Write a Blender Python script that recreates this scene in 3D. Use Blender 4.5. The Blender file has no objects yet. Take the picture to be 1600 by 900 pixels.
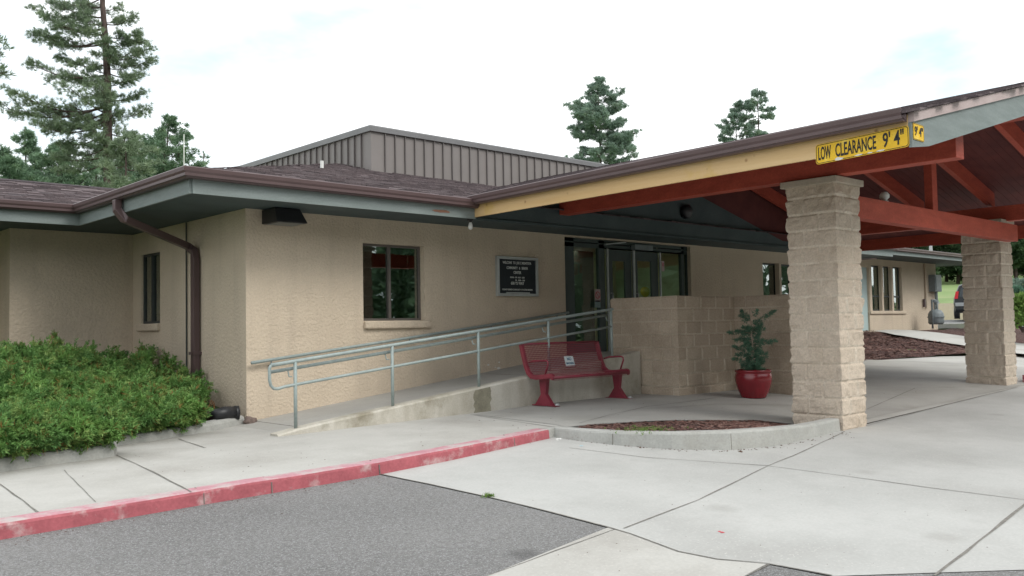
import bpy, bmesh, math, random
import numpy as np
from mathutils import Vector, Matrix
R_ = math.radians
scn = bpy.context.scene
# ------------------------------------------------------------------ camera
F_PX, YAW, PIT, ROL = 1408.615, R_(42.90109), R_(2.5557), R_(-1.04542)
EYE = np.array([0.0, 0.0, 1.287])
_F = np.array([math.sin(YAW)*math.cos(PIT), math.cos(YAW)*math.cos(PIT), math.sin(PIT)])
_R0 = np.array([math.cos(YAW), -math.sin(YAW), 0.0]); _U0 = np.cross(_R0, _F)
_R = _R0*math.cos(ROL)+_U0*math.sin(ROL); _U = -_R0*math.sin(ROL)+_U0*math.cos(ROL)
cam_d = bpy.data.cameras.new('camera'); cam = bpy.data.objects.new('camera', cam_d)
scn.collection.objects.link(cam); scn.camera = cam
cam_d.sensor_width = 36; cam_d.lens = F_PX/1600*36; cam_d.clip_start = .1; cam_d.clip_end = 3000
m = Matrix.Identity(4)
for i in range(3):
    m[i][0] = _R[i]; m[i][1] = _U[i]; m[i][2] = -_F[i]; m[i][3] = EYE[i]
cam.matrix_world = m
# ------------------------------------------------------------------ world, sun, exposure
SUN_EL, SUN_AZ = R_(44), R_(166)      # azimuth from +Y (north) clockwise: light from the front right
w = bpy.data.worlds.new('World'); scn.world = w; w.use_nodes = True
nt = w.node_tree; nt.nodes.clear(); N = nt.nodes.new; LK = nt.links.new
out = N('ShaderNodeOutputWorld'); bg = N('ShaderNodeBackground'); bg.inputs[1].default_value = .1
sky = N('ShaderNodeTexSky'); sky.sky_type = 'NISHITA'; sky.sun_disc = False
sky.sun_elevation = SUN_EL; sky.sun_rotation = SUN_AZ; sky.air_density = 1; sky.dust_density = 2.5
tc = N('ShaderNodeTexCoord'); mp = N('ShaderNodeMapping'); mp.inputs['Scale'].default_value = (1, 1, 2.6)
mp.inputs['Location'].default_value = (.35, .1, .2)
nz = N('ShaderNodeTexNoise'); nz.inputs['Scale'].default_value = 1.7; nz.inputs['Detail'].default_value = 5; nz.inputs['Roughness'].default_value = .55
cr = N('ShaderNodeValToRGB'); cr.color_ramp.elements[0].position = .36; cr.color_ramp.elements[1].position = .54
cr.color_ramp.elements[0].color = (.84, .84, .84, 1); cr.color_ramp.elements[1].color = (1, 1, 1, 1)
mx = N('ShaderNodeMix'); mx.data_type = 'RGBA'
nz2 = N('ShaderNodeTexNoise'); nz2.inputs['Scale'].default_value = 3.3; nz2.inputs['Detail'].default_value = 6
cr2 = N('ShaderNodeValToRGB'); cr2.color_ramp.elements[0].position = .30; cr2.color_ramp.elements[1].position = .52
cr2.color_ramp.elements[0].color = (6.6, 8.3, 9.2, 1); cr2.color_ramp.elements[1].color = (13.8, 14.0, 14.1, 1)
LK(tc.outputs['Generated'], mp.inputs[0]); LK(mp.outputs[0], nz.inputs[0]); LK(mp.outputs[0], nz2.inputs[0])
LK(nz.outputs[0], cr.inputs[0]); LK(nz2.outputs[0], cr2.inputs[0])
LK(cr.outputs[0], mx.inputs[0]); LK(sky.outputs[0], mx.inputs[6]); LK(cr2.outputs[0], mx.inputs[7])
LK(mx.outputs[2], bg.inputs[0]); LK(bg.outputs[0], out.inputs[0])
sl = bpy.data.lights.new('sun', 'SUN'); sl.energy = 1.5; sl.angle = R_(25); sl.color = (1, .965, .9)
so = bpy.data.objects.new('sun', sl); scn.collection.objects.link(so)
_sd = Vector((math.sin(SUN_AZ)*math.cos(SUN_EL), math.cos(SUN_AZ)*math.cos(SUN_EL), math.sin(SUN_EL)))
so.rotation_euler = _sd.to_track_quat('Z', 'Y').to_euler(); so.location = (0, 0, 30)
scn.view_settings.view_transform = 'Standard'; scn.view_settings.look = 'None'
scn.view_settings.exposure = 0.34; scn.view_settings.gamma = 1; scn.view_settings.use_curve_mapping = False
scn.cycles.max_bounces = 8; scn.cycles.transparent_max_bounces = 16
# ------------------------------------------------------------------ helpers
def ray(px, py): return _F+_R*(px-800)/F_PX-_U*(py-450)/F_PX
def onX(px, py, v): r = ray(px, py); return EYE+r*(v/r[0])
def onY(px, py, v): r = ray(px, py); return EYE+r*(v/r[1])
def onZ(px, py, v): r = ray(px, py); return EYE+r*((v-EYE[2])/r[2])
def far(px, depth):                                   # a spot at a given distance along the view
    r = ray(px, 500); return r[0]*depth, r[1]*depth
def onG(px, py, zf):                                  # point on an uneven ground sheet
    r = ray(px, py); t = 1.5
    while t < 90:
        P = EYE+r*t
        if P[2] < float(zf(P[0], P[1])): break
        t *= 1.03
    a, b = t/1.03, t
    for _ in range(22):
        t = (a+b)/2; P = EYE+r*t
        if P[2] < float(zf(P[0], P[1])): b = t
        else: a = t
    return (float(P[0]), float(P[1]))
ORG = {}
COL = scn.collection
class MB:
    def __init__(s): s.v = []; s.f = []; s.m = []; s.cm = 0
    def add(s, vs, fs):
        b = len(s.v); s.v += [tuple(map(float, q)) for q in vs]; s.f += [tuple(b+i for i in f) for f in fs]; s.m += [s.cm]*len(fs); return s
    def box(s, a, b):
        x0, x1 = sorted((a[0], b[0])); y0, y1 = sorted((a[1], b[1])); z0, z1 = sorted((a[2], b[2]))
        return s.add([(x0,y0,z0),(x1,y0,z0),(x1,y1,z0),(x0,y1,z0),(x0,y0,z1),(x1,y0,z1),(x1,y1,z1),(x0,y1,z1)],
              [(0,3,2,1),(4,5,6,7),(0,1,5,4),(1,2,6,5),(2,3,7,6),(3,0,4,7)])
    def hexa(s, b4, t4):                              # any eight corners: bottom ring, top ring
        return s.add(list(b4)+list(t4), [(0,3,2,1),(4,5,6,7),(0,1,5,4),(1,2,6,5),(2,3,7,6),(3,0,4,7)])
    def prism(s, poly, z0, z1):
        n = len(poly); zz0 = z0 if hasattr(z0, '__call__') else (lambda x, y: z0); zz1 = z1 if hasattr(z1, '__call__') else (lambda x, y: z1)
        return s.add([(x, y, zz0(x, y)) for x, y in poly]+[(x, y, zz1(x, y)) for x, y in poly],
              [tuple(range(n))[::-1], tuple(range(n, 2*n))]+[(i, (i+1) % n, n+(i+1) % n, n+i) for i in range(n)])
    def tube(s, pts, r, seg=8, caps=True):
        P = [Vector(p) for p in pts]; n = len(P); rs = r if hasattr(r, '__len__') else [r]*n
        rings = []; up = None
        for i in range(n):
            d = (P[min(i+1, n-1)]-P[max(i-1, 0)]).normalized()
            if up is None:
                a = Vector((0, 0, 1)) if abs(d.z) < .9 else Vector((1, 0, 0))
                up = (a-d*a.dot(d)).normalized()
            else: up = (up-d*up.dot(d)).normalized()
            sd = d.cross(up)
            rings.append([P[i]+(up*math.cos(t)+sd*math.sin(t))*rs[i] for t in [2*math.pi*k/seg for k in range(seg)]])
        vs = [q for rg in rings for q in rg]
        fs = [(i*seg+k, i*seg+(k+1) % seg, (i+1)*seg+(k+1) % seg, (i+1)*seg+k) for i in range(n-1) for k in range(seg)]
        if caps: fs += [tuple(range(seg))[::-1], tuple((n-1)*seg+k for k in range(seg))]
        return s.add(vs, fs)
    def lathe(s, prof, c, seg=32):
        vs = [(c[0]+r*math.cos(2*math.pi*k/seg), c[1]+r*math.sin(2*math.pi*k/seg), c[2]+z) for r, z in prof for k in range(seg)]
        n = len(prof)
        return s.add(vs, [(i*seg+k, i*seg+(k+1) % seg, (i+1)*seg+(k+1) % seg, (i+1)*seg+k) for i in range(n-1) for k in range(seg)])
    def sweep(s, path, prof, closed_prof=True):       # path (x,y,z); profile (offset to the right of travel, dz)
        P = [np.array(p, float) for p in path]; n = len(P); k = len(prof); vs = []
        for i in range(n):
            ns = []
            for a, b in ((i-1, i), (i, i+1)):
                if a >= 0 and b < n:
                    d = (P[b]-P[a])[:2]; d = d/np.hypot(*d); ns.append(np.array([d[1], -d[0]]))
            nn = sum(ns); nn = nn/np.hypot(*nn); mt = 1/max(.3, float(nn@ns[0]))
            for o, dz in prof: vs.append((P[i][0]+nn[0]*o*mt, P[i][1]+nn[1]*o*mt, P[i][2]+dz))
        kk = k if closed_prof else k-1
        fs = [(i*k+j, (i+1)*k+j, (i+1)*k+(j+1) % k, i*k+(j+1) % k) for i in range(n-1) for j in range(kk)]
        if closed_prof: fs += [tuple(range(k)), tuple((n-1)*k+j for j in range(k))[::-1]]
        return s.add(vs, fs)
    def np_add(s, V, Fq):
        b = len(s.v); s.v += list(map(tuple, V.tolist())); s.f += [tuple(r) for r in (Fq+b).tolist()]; s.m += [s.cm]*len(Fq); return s
    def build(s, name, mat, parent=None, smooth=False, bevel=0, attr=None):
        o0 = np.array(ORG.get(parent.name, (0, 0, 0)) if parent else (0, 0, 0), float)
        me = bpy.data.meshes.new(name)
        V = np.array(s.v, float)-o0
        me.from_pydata(V.tolist(), [], s.f)
        for q in (mat if isinstance(mat, (list, tuple)) else [mat]): me.materials.append(q)
        if any(s.m): me.polygons.foreach_set('material_index', s.m)
        if smooth: me.polygons.foreach_set('use_smooth', [True]*len(s.f))
        if attr is not None:
            ca = me.attributes.new('rnd', 'FLOAT', 'FACE'); ca.data.foreach_set('value', np.array(attr, dtype=np.float32))
        me.validate(); me.update()
        if not attr and len(s.f) < 6000:
            bm = bmesh.new(); bm.from_mesh(me); bmesh.ops.recalc_face_normals(bm, faces=bm.faces); bm.to_mesh(me); bm.free()
        o = bpy.data.objects.new(name, me); COL.objects.link(o)
        if parent: o.parent = parent; ORG[o.name] = tuple(o0)
        else: ORG[o.name] = (0, 0, 0)
        if bevel:
            b = o.modifiers.new('bevel', 'BEVEL'); b.width = bevel; b.segments = 2; b.limit_method = 'ANGLE'
        return o
def tag(o, label=None, cat=None, group=None, kind=None):
    if label: o['label'] = label
    if cat: o['category'] = cat
    if group: o['group'] = group
    if kind: o['kind'] = kind
    return o
def thing(name, loc, label, cat, group=None):
    o = bpy.data.objects.new(name, None); COL.objects.link(o); o.location = loc; o.empty_display_size = .2
    ORG[o.name] = tuple(map(float, loc)); return tag(o, label, cat, group)
def text_mesh(body, size, origin, right, up, sx=1.0, align='CENTER', thick=.0015, bold=0.0, fitw=None):
    c = bpy.data.curves.new('lettering', 'FONT'); c.body = body; c.size = size; c.align_x = align; c.align_y = 'CENTER'
    c.extrude = thick; c.offset = bold; c.resolution_u = 3
    t = bpy.data.objects.new('lettering', c); COL.objects.link(t)
    me = t.to_mesh(); r = np.array(right, float); u = np.array(up, float); n = np.cross(r, u)
    if fitw:
        xs_ = [v.co.x for v in me.vertices]; sx = fitw/(max(xs_)-min(xs_)); mid_ = (max(xs_)+min(xs_))/2
        for v in me.vertices: v.co.x -= mid_
    V = [np.array(origin)+r*v.co.x*sx+u*v.co.y+n*v.co.z for v in me.vertices]; Fc = [tuple(p.vertices) for p in me.polygons]
    t.to_mesh_clear(); bpy.data.objects.remove(t); bpy.data.curves.remove(c)
    return V, Fc
def letters(V, Fc, mt, parent, right, gap):
    r = np.array(right, float); pr = [float(np.dot(v, r)) for v in V]
    fs = sorted([(min(pr[i] for i in f), max(pr[i] for i in f), f) for f in Fc], key=lambda q: q[0])
    groups = []; hi = None
    for lo, h, f in fs:
        if hi is None or lo > hi+gap: groups.append([]); hi = h
        groups[-1].append(f); hi = max(hi, h)
    for gfs in groups:
        ids = sorted({i for f in gfs for i in f}); mp_ = {i: k for k, i in enumerate(ids)}
        MB().add([V[i] for i in ids], [tuple(mp_[i] for i in f) for f in gfs]).build('lettering', mt, parent)
# ------------------------------------------------------------------ materials
MATS = {}
def lin(r, g, b):
    f = lambda c: (c/255/12.92) if c/255 <= .04045 else ((c/255+.055)/1.055)**2.4
    return (f(r), f(g), f(b))
def mat(name, c1, c2=None, rough=.8, nscale=3.0, ramp=(.35, .65), bump=0.0, bscale=60.0, bdist=.01, spec=.3, metal=0.0,
        speck=None, sscale=200.0, sthr=.62, stretch=None, blotch=None, blscale=.6, blr=(.5, .72), attr=None, fine=0.0, knots=None, streak=None, attrmix=.4, kscale=4.6, kstr=.85):
    if name in MATS: return MATS[name]
    m = bpy.data.materials.new(name); m.use_nodes = True; t = m.node_tree; n = t.nodes.new; L = t.links.new
    b = t.nodes['Principled BSDF']; b.inputs['Roughness'].default_value = rough; b.inputs['Metallic'].default_value = metal
    b.inputs['Specular IOR Level'].default_value = spec
    tc = n('ShaderNodeTexCoord'); vec = tc.outputs['Object']
    if stretch:
        mpn = n('ShaderNodeMapping'); mpn.inputs['Scale'].default_value = stretch; L(vec, mpn.inputs[0]); sv = mpn.outputs[0]
    else: sv = vec
    c2 = c2 or tuple(x*.8 for x in c1)
    nz = n('ShaderNodeTexNoise'); nz.inputs['Scale'].default_value = nscale; nz.inputs['Detail'].default_value = 6; nz.inputs['Roughness'].default_value = .6; L(sv, nz.inputs[0])
    rp = n('ShaderNodeValToRGB'); rp.color_ramp.elements[0].position = ramp[0]; rp.color_ramp.elements[1].position = ramp[1]
    rp.color_ramp.elements[0].color = (*c2, 1); rp.color_ramp.elements[1].color = (*c1, 1); L(nz.outputs[0], rp.inputs[0]); col = rp.outputs[0]
    def mixc(fac, a, bcol, mode='MIX'):
        k = n('ShaderNodeMix'); k.data_type = 'RGBA'; k.blend_type = mode
        if hasattr(fac, 'links'): L(fac, k.inputs[0])
        else: k.inputs[0].default_value = fac
        L(a, k.inputs[6])
        if hasattr(bcol, 'links'): L(bcol, k.inputs[7])
        else: k.inputs[7].default_value = (*bcol, 1)
        return k.outputs[2]
    if attr:
        at = n('ShaderNodeAttribute'); at.attribute_name = 'rnd'
        r2 = n('ShaderNodeValToRGB'); els = r2.color_ramp.elements
        els[0].color = (*attr[0], 1); els[1].color = (*attr[-1], 1)
        for i, cc in enumerate(attr[1:-1]):
            e = els.new((i+1)/(len(attr)-1)); e.color = (*cc, 1)
        L(at.outputs['Fac'], r2.inputs[0]); col = mixc(attrmix, r2.outputs[0], col)
    if blotch:
        n3 = n('ShaderNodeTexNoise'); n3.inputs['Scale'].default_value = blscale; n3.inputs['Detail'].default_value = 7; n3.inputs['Roughness'].default_value = .65; L(vec, n3.inputs[0])
        mr = n('ShaderNodeMapRange'); mr.inputs[1].default_value = blr[0]; mr.inputs[2].default_value = blr[1]; L(n3.outputs[0], mr.inputs[0])
        col = mixc(mr.outputs[0], col, blotch)
    if fine:
        n5 = n('ShaderNodeTexNoise'); n5.inputs['Scale'].default_value = 45; n5.inputs['Detail'].default_value = 5; L(vec, n5.inputs[0])
        mr = n('ShaderNodeMapRange'); mr.inputs[1].default_value = .3; mr.inputs[2].default_value = .7; mr.inputs[3].default_value = 1-fine; mr.inputs[4].default_value = 1+fine; L(n5.outputs[0], mr.inputs[0])
        k = n('ShaderNodeVectorMath'); k.operation = 'SCALE'; L(col, k.inputs[0]); L(mr.outputs[0], k.inputs['Scale']); col = k.outputs[0]
    if speck:
        vo = n('ShaderNodeTexVoronoi'); vo.inputs['Scale'].default_value = sscale; L(vec, vo.inputs[0])
        sp = n('ShaderNodeSeparateColor'); L(vo.outputs['Color'], sp.inputs[0])
        g = n('ShaderNodeMath'); g.operation = 'GREATER_THAN'; g.inputs[1].default_value = sthr; L(sp.outputs[0], g.inputs[0])
        col = mixc(g.outputs[0], col, speck)
    if streak:
        m7 = n('ShaderNodeMapping'); m7.inputs['Scale'].default_value = (5, 5, .45); L(vec, m7.inputs[0])
        n7 = n('ShaderNodeTexNoise'); n7.inputs['Scale'].default_value = 1; n7.inputs['Detail'].default_value = 5; L(m7.outputs[0], n7.inputs[0])
        mr = n('ShaderNodeMapRange'); mr.inputs[1].default_value = .52; mr.inputs[2].default_value = .85; mr.inputs[4].default_value = .45; L(n7.outputs[0], mr.inputs[0])
        col = mixc(mr.outputs[0], col, streak)
    if knots:
        vo = n('ShaderNodeTexVoronoi'); vo.inputs['Scale'].default_value = kscale; L(vec, vo.inputs[0])
        n6 = n('ShaderNodeTexNoise'); n6.inputs['Scale'].default_value = 14; L(vec, n6.inputs[0])
        ad = n('ShaderNodeMath'); ad.operation = 'MULTIPLY_ADD'; ad.inputs[1].default_value = .05; L(n6.outputs[0], ad.inputs[0]); L(vo.outputs['Distance'], ad.inputs[2])
        mr = n('ShaderNodeMapRange'); mr.inputs[1].default_value = .07; mr.inputs[2].default_value = .15; mr.inputs[3].default_value = kstr; mr.inputs[4].default_value = 0; L(ad.outputs[0], mr.inputs[0])
        col = mixc(mr.outputs[0], col, knots)
    L(col, b.inputs['Base Color'])
    if bump:
        n4 = n('ShaderNodeTexNoise'); n4.inputs['Scale'].default_value = bscale; n4.inputs['Detail'].default_value = 4; L(sv, n4.inputs[0])
        bp = n('ShaderNodeBump'); bp.inputs['Strength'].default_value = bump; bp.inputs['Distance'].default_value = bdist; L(n4.outputs[0], bp.inputs['Height']); L(bp.outputs[0], b.inputs['Normal'])
    MATS[name] = m; return m
STUCCO = mat('tan stucco', (.60, .505, .395), (.535, .445, .345), .9, 1.2, (.3, .7), .9, 26, .02, blotch=(.46, .385, .305), blscale=.5, blr=(.5, .85), fine=.07, streak=(.40, .33, .26))
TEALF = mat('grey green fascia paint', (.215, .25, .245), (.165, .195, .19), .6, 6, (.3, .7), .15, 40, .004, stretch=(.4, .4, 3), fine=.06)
TEALS = mat('shade-dark soffit green', (.08, .108, .112), (.063, .086, .09), .7, 2, fine=.05, bump=.2, bscale=30)  # eave shade is put into this darker green
BROWNM = mat('brown gutter metal', (.105, .067, .068), (.085, .055, .056), .38, 2, (.3, .7), spec=.5, bump=.08, bscale=6, bdist=.02)
WOOD = mat('new pine board', (.66, .47, .25), (.58, .38, .17), .55, 2.2, (.25, .7), .15, 30, .004, stretch=(1, .25, 6), blotch=(.60, .40, .12), blscale=1.3, blr=(.6, .74), knots=(.30, .15, .06))
RED = mat('red painted timber', (.46, .09, .055), (.34, .062, .04), .6, 3, (.3, .7), .3, 20, .006, stretch=(1, 1, 3), fine=.12)
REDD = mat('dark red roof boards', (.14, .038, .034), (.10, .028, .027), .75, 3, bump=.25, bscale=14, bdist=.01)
RAKE = mat('pink grey trim', (.46, .38, .37), (.40, .32, .31), .7, 3, fine=.05)
SHING = mat('weathered brown shingles', (.17, .14, .145), (.08, .066, .07), .95, 9, (.3, .7), .8, 220, .006, spec=.1,
            attr=[(.035, .03, .033), (.09, .072, .076), (.16, .128, .132), (.27, .23, .23)], fine=.2)
PARA = mat('ribbed metal cladding', (.21, .19, .182), (.185, .168, .16), .5, 1.2, spec=.4)
PARAE = mat('metal coping', (.18, .18, .185), (.15, .15, .155), .45, 2, spec=.5)
BLOCK = mat('split face block', (.60, .51, .42), (.47, .395, .32), .95, 7, (.3, .7), .8, 90, .01, fine=.14, blotch=(.50, .41, .32), blscale=1.1, attr=[(.45, .38, .31), (.56, .475, .39), (.60, .515, .425), (.70, .63, .54)], attrmix=.4)
BLOCKD = mat('weathered wall block', (.50, .425, .35), (.41, .345, .285), .95, 5, (.3, .7), .6, 90, .01, fine=.12, blotch=(.37, .30, .23), blscale=1.3, attr=[(.37, .30, .23), (.46, .38, .30), (.50, .42, .33), (.54, .47, .38)], attrmix=.06)
CAPM = mat('smooth cap stone', (.50, .44, .36), (.42, .37, .30), .85, 6, bump=.25, bscale=60, fine=.08)
CONC = mat('pale concrete', (.45, .44, .415), (.385, .375, .35), .85, 1.1, (.3, .7), .25, 120, .004, blotch=(.29, .275, .25), blscale=.8, blr=(.46, .82), fine=.05, speck=(.45, .43, .40), sscale=110, sthr=.97)
CONCD = mat('drive concrete', (.44, .438, .422), (.385, .384, .37), .85, .8, (.3, .7), .25, 120, .004, blotch=(.29, .285, .27), blscale=.45, blr=(.46, .85), fine=.05, speck=(.45, .44, .42), sscale=100, sthr=.975, knots=(.20, .19, .17), kscale=.75, kstr=.28, streak=(.34, .335, .32))
CONCW = mat('greyer walk concrete', (.40, .39, .365), (.32, .31, .29), .85, 1.0, (.3, .7), .25, 120, .004, blotch=(.29, .28, .25), blscale=.9, blr=(.5, .8), fine=.06)  # greyer tone carries the canopy shade on the covered walk
CONCK = mat('kerb concrete', (.42, .42, .40), (.34, .34, .32), .85, 4, (.3, .7), .4, 60, .006, blotch=(.33, .32, .29), blscale=2.2, blr=(.52, .8), fine=.08)
CONCR = mat('stained ramp concrete', (.56, .535, .48), (.40, .37, .31), .85, 2.6, (.32, .68), .35, 50, .006, stretch=(1, 1, .45), blotch=(.25, .225, .17), blscale=1.5, blr=(.5, .7), fine=.08, streak=(.30, .27, .21))
REDK = mat('red kerb paint', (.42, .115, .135), (.31, .085, .10), .75, 6, (.3, .7), .3, 50, .005, blotch=(.45, .30, .30), blscale=4.5, blr=(.53, .66), fine=.1)
REDKT = mat('worn pink kerb top', (.48, .27, .30), (.42, .20, .23), .75, 5, (.3, .7), .3, 50, .005, blotch=(.42, .37, .36), blscale=5, blr=(.45, .62), fine=.08)
ASPH = mat('old asphalt', (.212, .208, .203), (.172, .169, .166), .92, 2.0, (.3, .7), .9, 130, .012, speck=(.29, .29, .295), sscale=150, sthr=.84, blotch=(.135, .132, .13), blscale=.5, blr=(.45, .75), fine=.25, knots=(.06, .058, .058), kscale=.8, kstr=.5)
JOINT = mat('dark joint filler', (.23, .22, .195), (.14, .13, .12), .95, 20)
MULCH = mat('red brown mulch', (.12, .062, .052), (.06, .032, .03), 1, 40, (.35, .65), 1, 120, .03, speck=(.25, .17, .15), sscale=55, sthr=.88)
GALV = mat('pale green rail paint', (.31, .365, .355), (.25, .30, .295), .5, 8, spec=.45, fine=.08, bump=.1, bscale=60, bdist=.003)
GRAYM = mat('grey steel', (.20, .23, .24), (.16, .185, .195), .5, 8, spec=.4)
BLACKP = mat('black plastic', (.022, .023, .026), (.016, .016, .018), .45, 5, spec=.4)
DARKM = mat('dark bronze frame', (.045, .052, .052), (.035, .04, .04), .45, 5, spec=.4)
FRAMEG = mat('dark green storefront frame', (.05, .072, .07), (.04, .058, .057), .45, 5, spec=.4)
BRONZE = mat('weathered bronze window frame', (.13, .115, .105), (.10, .088, .08), .45, 5, spec=.4)
ALU = mat('brushed aluminium', (.47, .50, .50), (.40, .42, .42), .4, 5, spec=.5, metal=.3)
WHITEP = mat('white paint', (.72, .72, .70), (.62, .62, .6), .5, 5)
YEL = mat('yellow sign face', (.78, .50, .02), (.70, .42, .02), .45, 6, blotch=(.80, .60, .12), blscale=5, blr=(.55, .7))
INK = mat('black lettering', (.02, .02, .02), (.015, .015, .015), .5, 5)
BOARD = mat('black letter board', (.018, .024, .03), (.014, .02, .024), .6, 5)
LETW = mat('white letters', (.62, .64, .62), (.55, .57, .55), .6, 5)
BENCH = mat('maroon bench paint', (.24, .032, .052), (.17, .024, .04), .42, 5, spec=.5)
POTM = mat('glazed red pot', (.24, .013, .022), (.16, .01, .017), .22, 3, spec=.6, bump=.05, bscale=8)
SOIL = mat('dark potting soil', (.035, .026, .02), (.02, .015, .012), 1, 30, bump=.8, bscale=60)
BARK = mat('pine bark', (.12, .085, .075), (.05, .037, .034), .95, 6, (.35, .65), .9, 10, .05, stretch=(2.2, 2.2, .5))
BARKG = mat('pale stem bark', (.42, .36, .28), (.3, .25, .2), .9, 20)
ROCK = mat('brown rock', (.20, .15, .13), (.11, .085, .075), .95, 8, bump=.7, bscale=20)
SHIRT = mat('room wall paint', (.74, .76, .52), (.70, .72, .48), .85, 2)
ROOMF = mat('room floor', (.35, .34, .32), (.30, .29, .27), .5, 2)
def foliage(name, a, b, c, rough=.6, sc=1.2):
    m = mat(name, a, b, rough, sc, (.3, .7), spec=.25, blotch=c, blscale=sc*2.7, blr=(.5, .68))
    t = m.node_tree; p = t.nodes['Principled BSDF']; o = t.nodes['Material Output']
    tr = t.nodes.new('ShaderNodeBsdfTranslucent'); ms = t.nodes.new('ShaderNodeMixShader'); ms.inputs[0].default_value = .22
    src = p.inputs['Base Color'].links[0].from_socket; t.links.new(src, tr.inputs[0])
    t.links.new(p.outputs[0], ms.inputs[1]); t.links.new(tr.outputs[0], ms.inputs[2]); t.links.new(ms.outputs[0], o.inputs[0]); return m
NEEDLE = foliage('pine needles', (.22, .285, .18), (.15, .205, .135), (.27, .33, .20), .6, .5)
NEEDLED = foliage('dense pine needles', (.19, .29, .18), (.115, .19, .12), (.23, .33, .18), .6, .5)
NEEDLEF = foliage('haze-pale pine needles', (.25, .34, .27), (.18, .255, .21), (.30, .38, .28), .6, .4)  # haze and glare are put into this paler green
WOODS = foliage('far wood foliage', (.055, .10, .04), (.03, .06, .028), (.075, .12, .05), .7, .3)
JUNI = foliage('juniper sprays', (.19, .35, .09), (.10, .215, .07), (.30, .38, .12), .65, 2.6)
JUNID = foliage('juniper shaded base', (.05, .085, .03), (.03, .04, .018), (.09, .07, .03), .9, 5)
POTF = foliage('blue green shrub needles', (.13, .25, .17), (.075, .15, .11), (.17, .30, .19), .6, 9)
GRASS = foliage('meadow grass', (.20, .275, .11), (.15, .22, .085), (.25, .29, .14), .9, .06)
TURF = foliage('grass blades', (.16, .27, .06), (.10, .18, .04), (.22, .30, .09), .8, 8)
def glass(name, tint=(.5, .56, .53), refl=.0):
    m = bpy.data.materials.new(name); m.use_nodes = True; t = m.node_tree; n = t.nodes.new; L = t.links.new
    o = t.nodes['Material Output']; t.nodes.remove(t.nodes['Principled BSDF'])
    g = n('ShaderNodeBsdfGlossy'); g.inputs['Roughness'].default_value = .015; g.inputs['Color'].default_value = (.9, .95, .93, 1)
    tr = n('ShaderNodeBsdfTransparent'); tr.inputs['Color'].default_value = (*tint, 1)
    fr = n('ShaderNodeLayerWeight'); fr.inputs['Blend'].default_value = .5
    pw = n('ShaderNodeMath'); pw.operation = 'POWER'; pw.inputs[1].default_value = 4.0; L(fr.outputs['Facing'], pw.inputs[0])
    ad = n('ShaderNodeMath'); ad.operation = 'ADD'; ad.inputs[1].default_value = refl+.04; ad.use_clamp = True; L(pw.outputs[0], ad.inputs[0])
    tcn = n('ShaderNodeTexCoord'); nn = n('ShaderNodeTexNoise'); nn.inputs['Scale'].default_value = 1.4; L(tcn.outputs['Object'], nn.inputs[0])
    bp = n('ShaderNodeBump'); bp.inputs['Strength'].default_value = .05; bp.inputs['Distance'].default_value = .03; L(nn.outputs[0], bp.inputs['Height']); L(bp.outputs[0], g.inputs['Normal'])
    ms = n('ShaderNodeMixShader'); L(ad.outputs[0], ms.inputs[0]); L(tr.outputs[0], ms.inputs[1]); L(g.outputs[0], ms.inputs[2]); L(ms.outputs[0], o.inputs[0]); return m
GLASS = glass('tinted window glass', (.50, .58, .54), .21)
GLASSC = glass('storefront glass', (.80, .88, .83), .02)
def perforated():
    m = bpy.data.materials.new('perforated maroon metal'); m.use_nodes = True; t = m.node_tree; n = t.nodes.new; L = t.links.new
    p = t.nodes['Principled BSDF']; p.inputs['Base Color'].default_value = (.22, .035, .055, 1); p.inputs['Roughness'].default_value = .45
    o = t.nodes['Material Output']; tcn = n('ShaderNodeTexCoord'); mpn = n('ShaderNodeMapping'); mpn.inputs['Rotation'].default_value = (0, 0, 0); mpn.inputs['Scale'].default_value = (1/.028,)*3
    at = n('ShaderNodeUVMap'); L(at.outputs[0], mpn.inputs[0])
    sp = n('ShaderNodeSeparateXYZ'); L(mpn.outputs[0], sp.inputs[0])
    acc = None
    for ax, off in (('X', 0), ('Y', 0)):
        a = n('ShaderNodeMath'); a.operation = 'PINGPONG'; a.inputs[1].default_value = .5; L(sp.outputs[ax], a.inputs[0])
        b = n('ShaderNodeMath'); b.operation = 'GREATER_THAN'; b.inputs[1].default_value = .15; L(a.outputs[0], b.inputs[0])
        if acc is None: acc = b.outputs[0]
        else:
            k = n('ShaderNodeMath'); k.operation = 'MULTIPLY'; L(acc, k.inputs[0]); L(b.outputs[0], k.inputs[1]); acc = k.outputs[0]
    tr = n('ShaderNodeBsdfTransparent'); ms = n('ShaderNodeMixShader'); L(acc, ms.inputs[0]); L(p.outputs[0], ms.inputs[1]); L(tr.outputs[0], ms.inputs[2]); L(ms.outputs[0], o.inputs[0]); return m
PERF = perforated()
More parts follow.
